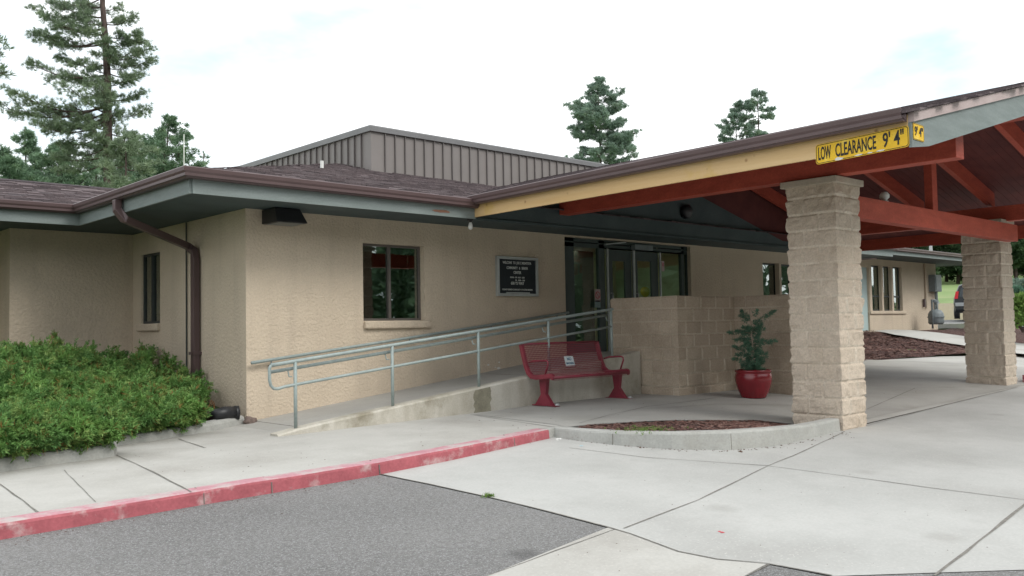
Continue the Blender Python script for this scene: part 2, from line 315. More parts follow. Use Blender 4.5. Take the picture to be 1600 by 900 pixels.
# ------------------------------------------------------------------ ground heights
def zD(x, y):                                                        # drive plane: falls gently towards the parking
    return .0102*(np.minimum(x, 26)-10.187)+.0469*(np.clip(y, -14, 12)-5.238)
def zW(x, y):                                                        # raised walk along the building
    a = .165+.015*(np.minimum(x, 10)-7.5)
    t = np.clip((y-5.68)/2.6, 0, 1); d = zD(x, np.minimum(y, 5.68)); b = d+(.2-d)*t+(.043*np.maximum(0, y-8.3)*np.clip((x-14)/5, 0, 1)+.01*np.maximum(0, x-14))*t
    s = np.clip((x-8.3)/2.0, 0, 1); s = s*s*(3-2*s)
    return a*(1-s)+b*s
def zR(x): return .112+.110*(x-5.0)                                  # ramp surface
def zT(x, y):                                                        # terrain
    base = .0102*(np.clip(x, -30, 26)-10.187)+.0469*(np.clip(y, -14, 12)-5.238)
    s = (x-21)/9; s = np.clip(s, 0, 1); s = s*s*(3-2*s); yy = np.clip((y-8.5)/4.5, 0, 1)
    rise = .42*s*yy
    d = x*_F[0]+y*_F[1]; lat = x*_R0[0]+y*_R0[1]
    hill = .075*np.maximum(0, d-55)*np.clip((lat-5)/25, 0, 1)+.0*d
    return base+rise+np.minimum(hill, 16)+.35*np.clip((d-38)/10, 0, 1)*np.clip((lat)/10, 0, 1)
def sheet(name, poly, zf, mt, cell=.6, parent=None, lift=0.0, jitter=0.0, smooth=True):
    bm = bmesh.new(); vs = [bm.verts.new((x, y, 0)) for x, y in poly]; bm.faces.new(vs)
    bmesh.ops.triangulate(bm, faces=bm.faces[:])
    xs = [p[0] for p in poly]; ys = [p[1] for p in poly]
    for lo, hi, nrm in ((min(xs), max(xs), (1, 0, 0)), (min(ys), max(ys), (0, 1, 0))):
        k = lo+cell*.5
        while k < hi:
            bmesh.ops.bisect_plane(bm, geom=bm.verts[:]+bm.edges[:]+bm.faces[:], plane_co=tuple(c*k for c in nrm), plane_no=nrm, dist=1e-5); k += cell
    rg = random.Random(3)
    for v in bm.verts: v.co.z = float(zf(v.co.x, v.co.y))+lift+(rg.uniform(-1, 1)*jitter if jitter else 0)
    bmesh.ops.recalc_face_normals(bm, faces=bm.faces)
    if sum(f.normal.z for f in bm.faces) < 0: bmesh.ops.reverse_faces(bm, faces=bm.faces)
    me = bpy.data.meshes.new(name); bm.to_mesh(me); bm.free()
    for p in me.polygons: p.use_smooth = smooth
    me.materials.append(mt); o = bpy.data.objects.new(name, me); COL.objects.link(o)
    if parent: o.parent = parent
    ORG[o.name] = (0, 0, 0); return o
def struct(o): o['kind'] = 'structure'; return o
# terrain sheet to the horizon
g = MB(); xs = np.concatenate([np.linspace(-900, -70, 14), np.linspace(-60, 200, 88), np.linspace(215, 1000, 16)])
ys = np.concatenate([np.linspace(-800, -70, 12), np.linspace(-60, 220, 94), np.linspace(235, 1000, 16)])
XX, YY = np.meshgrid(xs, ys); ZZ = zT(XX, YY)-.06-.35*((XX > -16) & (XX < 20) & (YY > 1) & (YY < 19))
nx, ny = len(xs), len(ys); idx = np.arange(nx*ny).reshape(ny, nx)
g.np_add(np.stack([XX.ravel(), YY.ravel(), ZZ.ravel()], 1), np.stack([idx[:-1, :-1].ravel(), idx[:-1, 1:].ravel(), idx[1:, 1:].ravel(), idx[1:, :-1].ravel()], 1))
struct(g.build('ground', GRASS, smooth=True))
# --- pavement outlines
D = lambda px, py: onG(px, py, zD)
W_ = lambda px, py: onG(px, py, zW)
kb = [(-2.6, D(0, 842)[1]-.42), (.2, D(0, 842)[1]-.12), D(0, 842), D(130, 820), D(320, 787), D(460, 764), D(595, 741), D(700, 720), D(790, 700), D(858, 685)]
pl = [D(866, 683), D(905, 689), D(970, 696), D(1050, 702), D(1140, 703), D(1210, 697), D(1262, 686), (10.16, 5.26)]
edge = [D(595, 741), D(672, 757), D(760, 776), D(860, 800), D(950, 824), D(985, 834), D(1060, 862), D(1120, 874), D(1200, 881), D(1300, 900)]
far_e = [(edge[-1][0]+2.2, edge[-1][1]-1.6), (edge[-1][0]+6, edge[-1][1]-5)]
# drive slab (pale concrete) right of the edge
slab = kb[6:]+pl+[(10.9, 5.3), (17.4, 5.62), (22, 5.8), (36, 6.2), (60, 5), (60, -14)]+[(far_e[1][0], -14), far_e[1], far_e[0]]+edge[::-1][:-1]
slab_o = struct(sheet('driveway', slab, zD, CONCD, .8))
struct(sheet('subgrade', [(-30, -14), (60, -14), (60, 1), (34, 6), (34, 8), (22, 10.7), (-30, 10.7)], lambda x, y: min(float(zD(x, y)), float(zW(x, y))-.06), mat('packed dirt', (.22, .19, .165), (.16, .14, .12), .95, 20), .8, lift=-.03))
# asphalt
asph = kb[:7]+edge[1:6]+[D(760, 900), (-1.2, 1.5), (-6, 1.2), (-10, 5.5)]
asph_o = struct(sheet('parking_asphalt', [p for p in kb[:7]]+edge[1:]+far_e+[(far_e[1][0], -14), (-30, -14), (-30, 5.6)], zD, ASPH, .8, lift=-.004))
pad = [edge[4], edge[5], edge[6], edge[7], edge[8], D(1165, 900), (D(1165, 900)[0]-1.6, D(1165, 900)[1]-2.0), (D(760, 900)[0]-2.6, D(760, 900)[1]-2.2), D(760, 900)]
struct(sheet('gutter_pad', pad, zD, CONC, .8, lift=0))
# raised walk: kerb back line -> building and on under the canopy
def offs(path, o):
    r = []
    for i, p in enumerate(path):
        a = path[max(i-1, 0)]; b = path[min(i+1, len(path)-1)]; d = np.array(b)-np.array(a); d = d/np.hypot(*d); r.append((p[0]-d[1]*o, p[1]+d[0]*o))
    return r
kin = offs(kb, .16)
walk = kin[:-1]+[(kb[-1][0]+.1, kin[-1][1]-.02)]+[W_(885, 668), W_(930, 663), W_(1000, 659), W_(1090, 657), W_(1180, 656.5), (10.18, 5.9), (10.2, 5.3), (17.4, 5.62), (22, 5.8), (36, 6.2), (36, 7.6)]+[onG(1520, 556, zW), onG(1470, 557, zW), onG(1400, 561, zW), onG(1338, 565, zW)]+[(21.5, 10.79), (5.4, 10.79), (5.36, 11.0), (-6, 11.0), (-6, 7)]
walk_o = struct(sheet('walkway', walk, zW, CONC, .5))
struct(sheet('shaded_walk_slab', [W_(872, 664.5), W_(885, 667.6), W_(930, 662.7), W_(1000, 658.7), W_(1090, 656.7), W_(1180, 656.2), (10.16, 5.95), (10.9, 5.5), (17.3, 5.66), (21.8, 5.9), (22.1, 8.4), (21.3, 10.6), (11.4, 10.6), (11.3, 9.19), (8.4, 9.19), W_(740, 648)], zW, CONCW, .5, lift=.004))  # overlay in greyer concrete, canopy shade put into its colour
# planter bed inside the curved kerb
bed = [p for p in offs(pl[:-1], .13)][1:]+[(10.15, 5.5), (10.15, 5.95)]+[W_(1180, 656.5), W_(1090, 657), W_(1000, 659), W_(930, 663), W_(890, 668)]
def zM(x, y): return zW(x, y)-.014
struct(sheet('planter_soil', bed, zM, MULCH, .08, jitter=.008))
# asphalt/concrete joints as thin sunk-looking ribbons
def ribbon(mb, pts, w, zf, lift):
    q = []
    for i in range(len(pts)-1):
        a, b = np.array(pts[i]), np.array(pts[i+1]); k = max(1, int(np.hypot(*(b-a))/.3))
        q += [a+(b-a)*j/k for j in range(k)]
    q.append(np.array(pts[-1])); rg = random.Random(len(pts)); V = []
    for i, p in enumerate(q):
        d = q[min(i+1, len(q)-1)]-q[max(i-1, 0)]; d = d/np.hypot(*d); ww = w*rg.uniform(.55, 1.35); ox = rg.uniform(-.004, .004)
        for s in (-1, 1):
            x, y = p[0]-d[1]*(s*ww/2+ox), p[1]+d[0]*(s*ww/2+ox); V.append((x, y, float(zf(x, y))+lift))
    mb.add(V, [(2*i, 2*i+1, 2*i+3, 2*i+2) for i in range(len(q)-1)])
j = MB()
ribbon(j, edge, .013, zD, .004)
for px in ([(975, 826), (1090, 782), (1200, 728), (1240, 712), (1318, 676)], [(1200, 728), (1320, 744), (1450, 762), (1640, 786)], [(1460, 900), (1530, 846), (1640, 757)], [(890, 700), (1010, 715), (1200, 728)]):
    ribbon(j, [D(*q) for q in px], .011 if px[0][0] != 1460 else .02, zD, .004)
ribbon(j, [D(960, 827), D(870, 860), D(760, 900)], .016, zD, .0)
ribbon(j, [D(1200, 881), D(1165, 900)], .016, zD, .0)
ribbon(j, [(10.75, 5.22), (13, 5.38), (17.2, 5.6)], .009, zD, .012)
struct(j.build('drive_joint', JOINT))
j = MB()
for px in ([(170, 706), (240, 738), (298, 769)], [(0, 757), (35, 782), (62, 803)], [(278, 686), (320, 700)], [(735, 648), (800, 658), (868, 668)], [(100, 735), (150, 785)]):
    ribbon(j, [W_(*q) for q in px], .012 if px[0][0] != 100 else .005, zW, .005)
for px in ([(1000, 640), (1120, 632), (1240, 634)], [(905, 662), (1010, 636), (1120, 622)], [(1355, 640), (1430, 607), (1530, 605)], [(1120, 617), (1240, 620)]):
    ribbon(j, [W_(*q) for q in px], .012, zW, .009)
struct(j.build('walk_joint', JOINT))
# --- kerbs
def kerb(name, path, zf_lo, zf_hi, wid, mats, parent=None, rnd=.025, cuts=()):
    mb = MB(); q = []
    for i in range(len(path)-1):
        a, b = np.array(path[i]), np.array(path[i+1]); k = max(1, int(np.hypot(*(b-a))/.35)); q += [a+(b-a)*t/k for t in range(k)]
    q.append(np.array(path[-1])); V = []; rg = random.Random(5)
    for i, p in enumerate(q):
        d = q[min(i+1, len(q)-1)]-q[max(i-1, 0)]; d = d/np.hypot(*d); n = np.array([-d[1], d[0]])
        zl = float(zf_lo(*p)); zh = float(zf_hi(*p))+.004+rg.uniform(-.003, .003); e = rg.uniform(-.004, .004)
        for o, z in ((-.012+e, zl-.05), (0+e, zh-rnd), (rnd*.35, zh-rnd*.3), (rnd, zh), (wid, zh+.0), (wid, zl-.05)): V.append((p[0]+n[0]*o, p[1]+n[1]*o, z))
    k = 6; F = []; M = []
    for i in range(len(q)-1):
        for jx in range(5): F.append((i*k+jx, (i+1)*k+jx, (i+1)*k+jx+1, i*k+jx+1)); M.append(1 if jx >= 2 else 0)
    F += [tuple(range(6)), tuple((len(q)-1)*6+t for t in range(6))[::-1]]; M += [0, 0]
    mb.add(V, F); mb.m = M; return mb.build(name, mats, parent, smooth=False)
ko = kerb('red_kerb', kb, zD, zW, .165, [REDK, REDKT]); struct(ko); ko['label'] = 'red painted kerb'
def crack(path, px, py, zlo, zhi, wd=.0035):
    p = np.array(D(px, py)); best = None
    for i in range(len(path)-1):
        a = np.array(path[i]); b = np.array(path[i+1]); ab = b-a; t = min(1, max(0, float((p-a)@ab/(ab@ab)))); q = a+ab*t
        if best is None or np.hypot(*(q-p)) < best[0]: best = (np.hypot(*(q-p)), q, ab/np.hypot(*ab))
    _, q, d = best; n = np.array([-d[1], d[0]]); zl = float(zlo(*q)); zh = float(zhi(*q))
    c = lambda s_, o, z: (q[0]+d[0]*s_*wd+n[0]*o, q[1]+d[1]*s_*wd+n[1]*o, z)
    struct(MB().hexa([c(-1, -.0135, zl), c(1, -.0135, zl), c(1, .14, zl), c(-1, .14, zl)], [c(-1, -.004, zh-.022), c(1, -.004, zh-.022), c(1, .14, zh+.0075), c(-1, .14, zh+.0075)]).build('kerb_crack', JOINT))
for q in ((320, 788), (595, 742), (425, 770), (803, 697)): crack(kb, q[0], q[1], zD, zW)
struct(kerb('planter_kerb', [kb[-1]]+pl, zD, lambda x, y: zW(np.minimum(x, 8.9), y)*.999-.0*x, .14, [CONCK, CONCK]))
for q in ((957, 695), (1143, 703)): crack(pl, q[0], q[1], zD, lambda x, y: zW(np.minimum(x, 8.9), y))
struct(kerb('far_red_kerb', [(18.3, 5.7), (20, 5.75), (22.5, 5.9), (30, 6)], zD, lambda x, y: zD(x, y)+.14, .16, [REDK, REDKT]))
# juniper bed kerbs
bk1 = [(-6, W_(0, 738)[1]-.3), W_(0, 738), W_(70, 727), W_(160, 716), W_(178, 713)]
bk2 = [W_(181, 712), W_(183, 697), W_(250, 687), W_(330, 674), W_(382, 662)]
bedtop = lambda x, y: zW(x, y)+.125
struct(kerb('bed_kerb', bk1, zW, bedtop, .15, [CONCK, CONCK], rnd=.04))
struct(kerb('bed_kerb', bk2, zW, lambda x, y: zW(x, y)+.10, .15, [CONCK, CONCK], rnd=.04))
bedpoly = offs(bk1, .13)[:-2]+[(2.95, 9.31), (3.02, 9.33), (3.34, 10.12)]+offs(bk2, .12)[2:]+[(5.36, 10.9), (5.36, 14.69), (-6, 14.69)]
def zB(x, y): return zW(x, y)+.07
struct(sheet('bed_soil', bedpoly, zB, MULCH, .5, jitter=.01))
# ------------------------------------------------------------------ ramp
rt = thing('entrance_ramp', (5, 9.2, .1), 'concrete wheelchair ramp with stained low side wall climbing to the doors', 'ramp')
def rampside(x0, x1, y0, y1, zt, zb):
    mb = MB(); n = int((x1-x0)/.25)
    for i in range(n):
        a = x0+(x1-x0)*i/n; b = x0+(x1-x0)*(i+1)/n
        mb.add([(a, y0, zb), (b, y0, zb), (b, y0, zt(b)-.02), (a, y0, zt(a)-.02), (a, y0+.02, zt(a)), (b, y0+.02, zt(b)), (b, y1, zt(b)), (a, y1, zt(a)), (a, y1, zb), (b, y1, zb)],
               [(0, 1, 2, 3), (3, 2, 5, 4), (4, 5, 6, 7), (7, 6, 9, 8)])
    mb.add([(x0, y0, zb), (x0, y0, zt(x0)-.02), (x0, y0+.02, zt(x0)), (x0, y1, zt(x0)), (x0, y1, zb)], [(0, 1, 2, 3, 4)])
    mb.add([(x1, y0, zb), (x1, y0, zt(x1)-.02), (x1, y0+.02, zt(x1)), (x1, y1, zt(x1)), (x1, y1, zb)], [(0, 1, 2, 3, 4)])
    return mb
ktop = lambda x: .195+.112*(x-5.2)-.05*max(0, 5.3-x)
rampside(4.95, 11.32, 9.2, 9.38, ktop, -.05).build('side_wall', CONCR, rt)
mb = MB(); nn = 26
for i in range(nn):
    a = 5.0+6.6*i/nn; b = 5.0+6.6*(i+1)/nn; mb.add([(a, 9.37, zR(a)), (b, 9.37, zR(b)), (b, 10.81, zR(b)), (a, 10.81, zR(a))], [(0, 1, 2, 3)])
mb.box((11.6, 8.7, .1), (15.2, 10.81, zR(11.6)))
mb.build('ramp_surface', CONCW, rt)
for x in (5.45, 9.3): MB().box((x, 9.38, zR(x)-.02), (x+.012, 10.8, zR(x)+.003)).build('joint', JOINT, rt)
# dark water stain on side wall is a real damp patch
mb = MB(); xa, xb = onY(741, 640, 9.2)[0], onY(767, 640, 9.2)[0]
pts = []
rg = random.Random(8)
for i in range(9):
    x = xa+(xb-xa)*i/8; pts.append(x)
V = []; F = []
for i, x in enumerate(pts):
    for k in range(7):
        zb = float(zW(x, 9.1))-.0; V.append((x+rg.uniform(-.02, .02)*(i in (0, 8)), 9.1975, zb+(ktop(x)-.022-zb)*k/6))
for i in range(8):
    for k in range(6): F.append((i*7+k, (i+1)*7+k, (i+1)*7+k+1, i*7+k+1))
mb.add(V, F).build('damp_patch', mat('damp concrete', (.30, .28, .215), (.20, .185, .14), .8, 6, fine=.1), rt)
# ------------------------------------------------------------------ ramp railing
rl = thing('ramp_railing', (5.2, 9.3, .17), 'pale green pipe guard rail along the open side of the ramp', 'railing')
YR = 9.29
PX = [5.22, 6.57, 7.99, 9.34, 10.74]
tz = lambda x: .955+.1085*(x-5.22)
for x in PX: MB().tube([(x, YR, ktop(x)-.01), (x, YR, tz(x))], .0205, 10).build('post', GALV, rl, True)
xl = onY(421, 567, YR)[0]
MB().tube([(xl+.02, YR, tz(xl)+.0)]+[(x, YR, tz(x)) for x in PX]+[(10.78, YR, tz(10.78))], .0215, 10).build('top_rail', GALV, rl, True)
mz = lambda x: tz(x)-.268
zl = tz(xl); pth = [(xl+.02, YR, zl), (xl, YR, zl-.03), (xl+.0, YR, zl-.16), (xl+.015, YR, zl-.225), (xl+.05, YR, zl-.262), (xl+.1, YR, mz(xl+.1)-.01), (xl+.2, YR, mz(xl+.2))]+[(x, YR, mz(x)) for x in PX]
MB().tube(pth, .018, 10).build('mid_rail', GALV, rl, True)
hz = lambda x: tz(x)-.085
MB().tube([(xl+.05, YR+.08, hz(xl+.05)), (PX[1], YR+.08, hz(PX[1])), (10.74, YR+.08, hz(10.74))], .02, 10).build('hand_rail', GALV, rl, True)
for x in PX: MB().tube([(x-.03, YR+.02, hz(x)-.09), (x-.05, YR+.05, hz(x)-.09), (x-.05, YR+.08, hz(x)-.02)], .008, 6).build('bracket', GALV, rl, True)
wr = thing('wall_hand_rail', (5.4, 10.7, .9), 'pale green pipe handrail bracketed to the stucco wall above the ramp', 'handrail')
wz = lambda x: .905+.108*(x-5.4)
MB().tube([(5.4, 10.72, wz(5.4)), (8, 10.72, wz(8)), (11.28, 10.72, wz(11.28))], .021, 10).build('rail', GALV, wr, True)
for x in (5.68, 7.9, 9.5, 11.0): MB().tube([(x, 10.79, wz(x)-.075), (x, 10.74, wz(x)-.075), (x, 10.72, wz(x)-.02)], .009, 6).build('bracket', GRAYM, wr, True)
# ------------------------------------------------------------------ building
ZS = 2.895                                                            # soffit height
YF, XL, YW = 10.8, 5.37, 14.7                                          # front wall, bay side wall, wing wall
EF, EL, EW = 9.85, 4.25, 13.65                                         # eave lines
bd = thing('single_storey_building', (5.37, 10.8, 0), 'low tan stucco building with dark shingle roof and brown gutters', 'building')
def wall(mb, axis, c, a0, a1, z0, z1, holes, thick, reveal=.14):
    """front skin at plane c, openings holes (a0,a1,z0,z1), reveals going +thick direction"""
    A = sorted({a0, a1, *[h[0] for h in holes], *[h[1] for h in holes]}); Z = sorted({z0, z1, *[h[2] for h in holes], *[h[3] for h in holes]})
    P = (lambda a, z, d: (a, c+d, z)) if axis == 'x' else (lambda a, z, d: (c+d, a, z))
    for i in range(len(A)-1):
        for k in range(len(Z)-1):
            am, zm = (A[i]+A[i+1])/2, (Z[k]+Z[k+1])/2
            if any(h[0] < am < h[1] and h[2] < zm < h[3] for h in holes): continue
            for d in (0, thick): mb.add([P(A[i], Z[k], d), P(A[i+1], Z[k], d), P(A[i+1], Z[k+1], d), P(A[i], Z[k+1], d)], [(0, 1, 2, 3)])
    for h in holes:
        r = [(h[0], h[2]), (h[1], h[2]), (h[1], h[3]), (h[0], h[3])]
        for i in range(4):
            p, q = r[i], r[(i+1) % 4]; mb.add([P(*p, 0), P(*q, 0), P(*q, thick), P(*p, thick)], [(0, 1, 2, 3)])
    return mb
w1 = (onY(568, 500, YF)[0], onY(664, 500, YF)[0], 1.43, 2.545)
sf0, sf1 = 11.30, 14.95
w2 = (onY(1192, 430, YF)[0], 20.2, 1.45, 2.64)
mb = MB(); wall(mb, 'x', YF, XL, 21.5, -.1, ZS+.02, [w1, (sf0, sf1, -.1, ZS-.03), w2], .2); mb.build('wall', STUCCO, bd)
ws = (onX(250, 450, XL)[1], onX(221, 450, XL)[1], 1.46, 2.545)
mb = MB(); wall(mb, 'y', XL, YF, YW, -.1, ZS+.02, [ws], .2); mb.build('wall', STUCCO, bd)
mb = MB(); xj = onY(15, 450, YW)[0]; wall(mb, 'x', YW, xj, XL, -.1, ZS+.02, [], .2); mb.add([(xj, YW, -.1), (xj, YW+.9, -.1), (xj, YW+.9, ZS+.02), (xj, YW, ZS+.02)], [(0, 1, 2, 3)]); mb.build('wall', STUCCO, bd)
mb = MB(); mb.box((-12, YW+.9, -.1), (xj+.1, YW+1.1, ZS+.02)); mb.build('wall', STUCCO, bd)
mb = MB(); mb.box((21.3, 10.99, 0), (21.5, 14.3, 3.2)); mb.build('wall', STUCCO, bd)
# interior shell, dim rooms behind the glass
mb = MB(); mb.box((XL+.25, 14.5, .2), (11.1, 14.6, 2.85)); mb.box((8.9, 11.0, .2), (9.0, 14.5, 2.85)); mb.box((11.0, 11.02, .2), (11.1, 14.5, 2.85))
mb.box((11.1, 14.4, .7), (15.2, 14.5, 2.85)); mb.box((15.1, 11.02, .5), (15.2, 14.4, 2.85)); mb.box((15.3, 14.0, .2), (21.2, 14.1, 2.85)); mb.box((12.9, 12.9, .7), (15.1, 13.0, 2.85))
mb.build('interior_wall', SHIRT, bd)
DARKW = mat('dark interior panel', (.05, .06, .05), (.03, .035, .03), .6, 3)
MB().box((12.2, 12.2, .76), (13.6, 12.3, 2.8)).build('dark_lobby_sheet', DARKW, bd)  # added dark sheet, keeps the lobby dim behind the left pane
xa_ = float(onY(1001, 450, 12.88)[0]); MB().box((xa_, 12.86, .76), (xa_+.42, 12.885, 2.25)).build('interior_doorway', DARKW, bd)
mb = MB(); mb.box((XL+.2, 11.0, .1), (11.1, 14.5, .2)); mb.box((11.1, 11.0, .5), (15.2, 14.4, .76)); mb.box((15.3, 11, .1), (21.2, 14, .2)); mb.build('interior_floor', ROOMF, bd)
mb = MB(); mb.box((XL+.2, 11.0, 2.86), (21.2, 14.5, 2.89)); mb.build('interior_ceiling', mat('ceiling panel', (.75, .76, .75), (.7, .71, .7), .9), bd)
# soffit
mb = MB()
mb.add([(-12, EW, ZS), (EL, EW, ZS), (EL, EF, ZS), (21.9, EF, ZS), (21.9, YF+.1, ZS), (XL+.1, YF+.1, ZS), (XL+.1, YW+.1, ZS), (xj+.1, YW+.1, ZS), (xj+.1, YW+1, ZS), (-12, YW+1, ZS)], [tuple(range(10))])
mb.add([(x, y, z+.012) for x, y, z in mb.v], [tuple(range(10))])
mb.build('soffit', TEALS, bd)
# fascia boards
def fascia(path, z0, z1, th=.03, out=0.0): return MB().sweep(path, [(out, z0), (out+th, z0), (out+th, z1), (out, z1)])
eave = [(-12, EW, 0), (EL, EW, 0), (EL, EF, 0), (8.44, EF, 0)]
fascia([(-12, EW, 0), (EL, EW, 0), (EL, EF, 0)], ZS-.025, 3.10).build('fascia', TEALF, bd)
fascia([(EL, EF, 0), (8.44, EF, 0)], ZS-.025, 3.10).build('fascia', TEALF, bd)
fascia([(17.65, EF, 0), (21.9, EF, 0), (21.9, 12.0, 0)], ZS-.02, 3.10).build('fascia', TEALF, bd)
# bare patch on the fascia
cx, cz = onY(690, 329, EF-.03)[0], onY(690, 330, EF-.03)[2]
mb = MB(); n = 18; rg = random.Random(4); pts = [(cx+.16*math.cos(t)*rg.uniform(.8, 1.1), cz+.022*math.sin(t)*rg.uniform(.7, 1.15)) for t in [2*math.pi*k/n for k in range(n)]]
mb.add([(x, EF-.0335, z) for x, z in pts]+[(x, EF-.03, z) for x, z in pts], [tuple(range(n))]+[(i, (i+1) % n, n+(i+1) % n, n+i) for i in range(n)]); mb.build('bare_wood_patch', mat('exposed brown wood', (.22, .11, .07), (.16, .08, .055), .8, 20), bd)
# K-style gutter
GP = [(.03, .0), (.105, 0), (.125, .03), (.15, .075), (.155, .115), (.145, .125), (.14, .115), (.135, .02), (.045, .015), (.03, .1)]
def gutter(path): return MB().sweep(path, [(o, z) for o, z in GP])
gutter([(-12, EW, 3.03), (EL, EW, 3.03), (EL, EF, 3.03), (8.42, EF, 3.015)]).build('gutter', BROWNM, bd)
gutter([(17.65, EF, 3.03), (21.9, EF, 3.03), (21.9, 12.4, 3.03)]).build('gutter', BROWNM, bd)
# shingle roofs
def shingles(planes, name, parent, sheet_mat=SHING, seed=1, fine=True):
    """planes: list of (origin on eave, u along eave, s slope rise/run, run dir, clip polygon xy)"""
    mb = MB(); at = []; rg = random.Random(seed)
    for (o, u, rdir, s, poly) in planes:
        o = np.array(o, float); u = np.array(u, float); rd = np.array(rdir, float)
        def P(a, b, h=0): q = o[:2]+u*a+rd*b; return (q[0], q[1], o[2]+s*b+h)
        def inside(x, y):
            c = False; n = len(poly)
            for i in range(n):
                (x1, y1), (x2, y2) = poly[i], poly[(i+1) % n]
                if (y1 > y) != (y2 > y) and x < (x2-x1)*(y-y1)/(y2-y1)+x1: c = not c
            return c
        vs = []
        for (x, y) in poly:
            d = np.array([x, y])-o[:2]; vs.append((x, y, o[2]+s*float(d@rd)-.004))
        mb.add(vs, [tuple(range(len(vs)))]); at.append(.3)
        A = [float((np.array(p)-o[:2])@u) for p in poly]; B = [float((np.array(p)-o[:2])@rd) for p in poly]
        ex = .14; b = -.03
        while b < max(B):
            a = min(A)+rg.uniform(-.3, 0)
            while a < max(A):
                wd = rg.uniform(.12, .36); q = o[:2]+u*(a+wd/2)+rd*(b+ex/2)
                if inside(q[0], q[1]):
                    h = rg.choice((.009, .010, .019, .022))+rg.uniform(0, .003); lo = b+rg.choice((0, 0, -.012)); g_ = .004
                    mb.add([P(a+g_, lo, h), P(a+wd-g_, lo, h), P(a+wd-g_, b+ex+.03, .003), P(a+g_, b+ex+.03, .003), P(a+g_, lo, -.002), P(a+wd-g_, lo, -.002)],
                           [(0, 1, 2, 3), (4, 5, 1, 0), (4, 0, 3), (1, 5, 2)])
                    r = min(1, max(0, rg.gauss(.5, .22))); at += [r, r*.6, r, r]
                a += wd
            b += ex
    return mb.build(name, sheet_mat, parent, attr=at)
ZE = 3.125; SL = .25
def hipxy(n): return (EL-.05+n, EF-.05+n)
SM = .268
planes = [((EL-.06, EF-.08, ZE), (1, 0), (0, 1), SM, [(EL-.06, EF-.08), (22, EF-.08), (22, 11.5), (17, 16.5), (EL+6.6, EF+6.6)]),
          ((EL-.08, EF-.06, ZE), (0, 1), (1, 0), SM, [(EL-.08, EF-.06), (EL+6.6, EF+6.6), (EL+6.6, 24), (EL+3.2, EW+3.2), (EL-.08, EW)]),
          ((-12, EW-.08, ZE), (1, 0), (0, 1), SM, [(-12, EW-.08), (EL-.08, EW-.08), (EL+2.2, EW+2.2), (EL+2.2, 16.25), (-12, 16.25)])]
shingles(planes, 'roof', bd)
# wing ridge cap
MB().sweep([(-12, 16.25, ZE+SM*2.68), (EL+2.3, 16.25, ZE+SM*2.68)], [(-.14, -.02), (0, .025), (.14, -.02), (0, .0)]).build('ridge_cap', SHING, bd)
# roof box (ribbed metal screen)
bx0, by0 = 9.57, 14.13; bz = 5.13
mb = MB(); mb.box((bx0, by0, 4.1), (20.5, by0+.05, bz)); mb.box((bx0, by0+.05, 4.1), (bx0+.05, 20.5, bz-.0)); mb.build('roof_screen', PARA, bd)
mb = MB()
x = bx0+.3
while x < 20.4: mb.box((x, by0-.035, 4.15), (x+.015, by0, bz-.09)); x += .235
y = by0+.3
while y < 20.4: mb.box((bx0-.035, y, 4.15), (bx0, y+.015, bz-.09)); y += .235
mb.build('screen_rib', mat('rib metal', (.15, .135, .13), (.13, .118, .113), .5), bd)
MB().sweep([(bx0, 20.5, bz-.08), (bx0, by0, bz-.08), (20.5, by0, bz-.08)], [(-.06, 0), (.05, 0), (.055, .09), (.05, .11), (-.06, .11)]).build('screen_coping', PARAE, bd)
# vent stubs on the roof
for (px, py, yy) in ((503, 258, 12.9),):
    q = onY(px, py, yy); MB().tube([(q[0], q[1], q[2]-.35), (q[0], q[1], q[2]+.07)], .03, 8).build('roof_vent', WHITEP, bd)
# windows
def window(parent, axis, c, a0, a1, z0, z1, splits, fm, depth=.1, fw=.035, sill=None, glassm=GLASS, sgn=1, name='window'):
    P = (lambda a, d, z: (a, c+d*sgn, z)) if axis == 'x' else (lambda a, d, z: (c+d*sgn, a, z))
    f = MB()
    def bar(aa, ab, za, zb, d0=depth, d1=depth+.05): f.box(P(aa, d0, za), P(ab, d1, zb))
    bar(a0, a1, z0, z0+fw); bar(a0, a1, z1-fw, z1); bar(a0, a0+fw, z0+fw, z1-fw); bar(a1-fw, a1, z0+fw, z1-fw)
    for s in splits: bar(s-fw*.6, s+fw*.6, z0+fw, z1-fw, depth-.012)
    fo = f.build(name, fm, parent)
    e = [a0+fw]+[v for s in splits for v in (s-fw*.6, s+fw*.6)]+[a1-fw]
    for i in range(0, len(e), 2):
        MB().box(P(e[i], depth+.022, z0+fw), P(e[i+1], depth+.028, z1-fw)).build('pane', glassm, fo)
    if sill: MB().box(P(a0+sill[0], -.055, z0-.115), P(a1+sill[1], depth, z0-.003)).build('sill', STUCCO, fo, bevel=.02)
    return fo
fo = window(bd, 'x', YF, *w1, [onY(614.5, 450, YF)[0]], BRONZE, sill=(.0, .09))
mb = MB(); xm = onY(614.5, 450, YF)[0]; mb.box((w1[0]+.06, YF+.17, 2.44), (xm-.05, YF+.2, 2.50)); mb.box((xm+.05, YF+.17, 2.42), (w1[1]-.1, YF+.2, 2.49)); mb.build('blind_rail', WHITEP, fo)
xw = onY(647, 430, YF)[0]; MB().tube([(xw, YF+.16, 2.44), (xw, YF+.165, onY(647, 454, YF)[2])], .009, 6).build('blind_wand', WHITEP, fo)
window(bd, 'x', YF, *w2, [onY(1218.5, 430, YF)[0], 18.95, 19.55], DARKM, sill=(-.05, .05))
mb = MB(); s = onY(1218.5, 430, YF)[0]; mb.box((s-.04, YF-.01, 1.45), (s+.05, YF+.1, 2.64)); mb.build('mullion_trim', STUCCO, bd)
window(bd, 'y', XL, *ws, [(ws[0]+ws[1])/2], DARKM, depth=.03, sill=(0, .1))
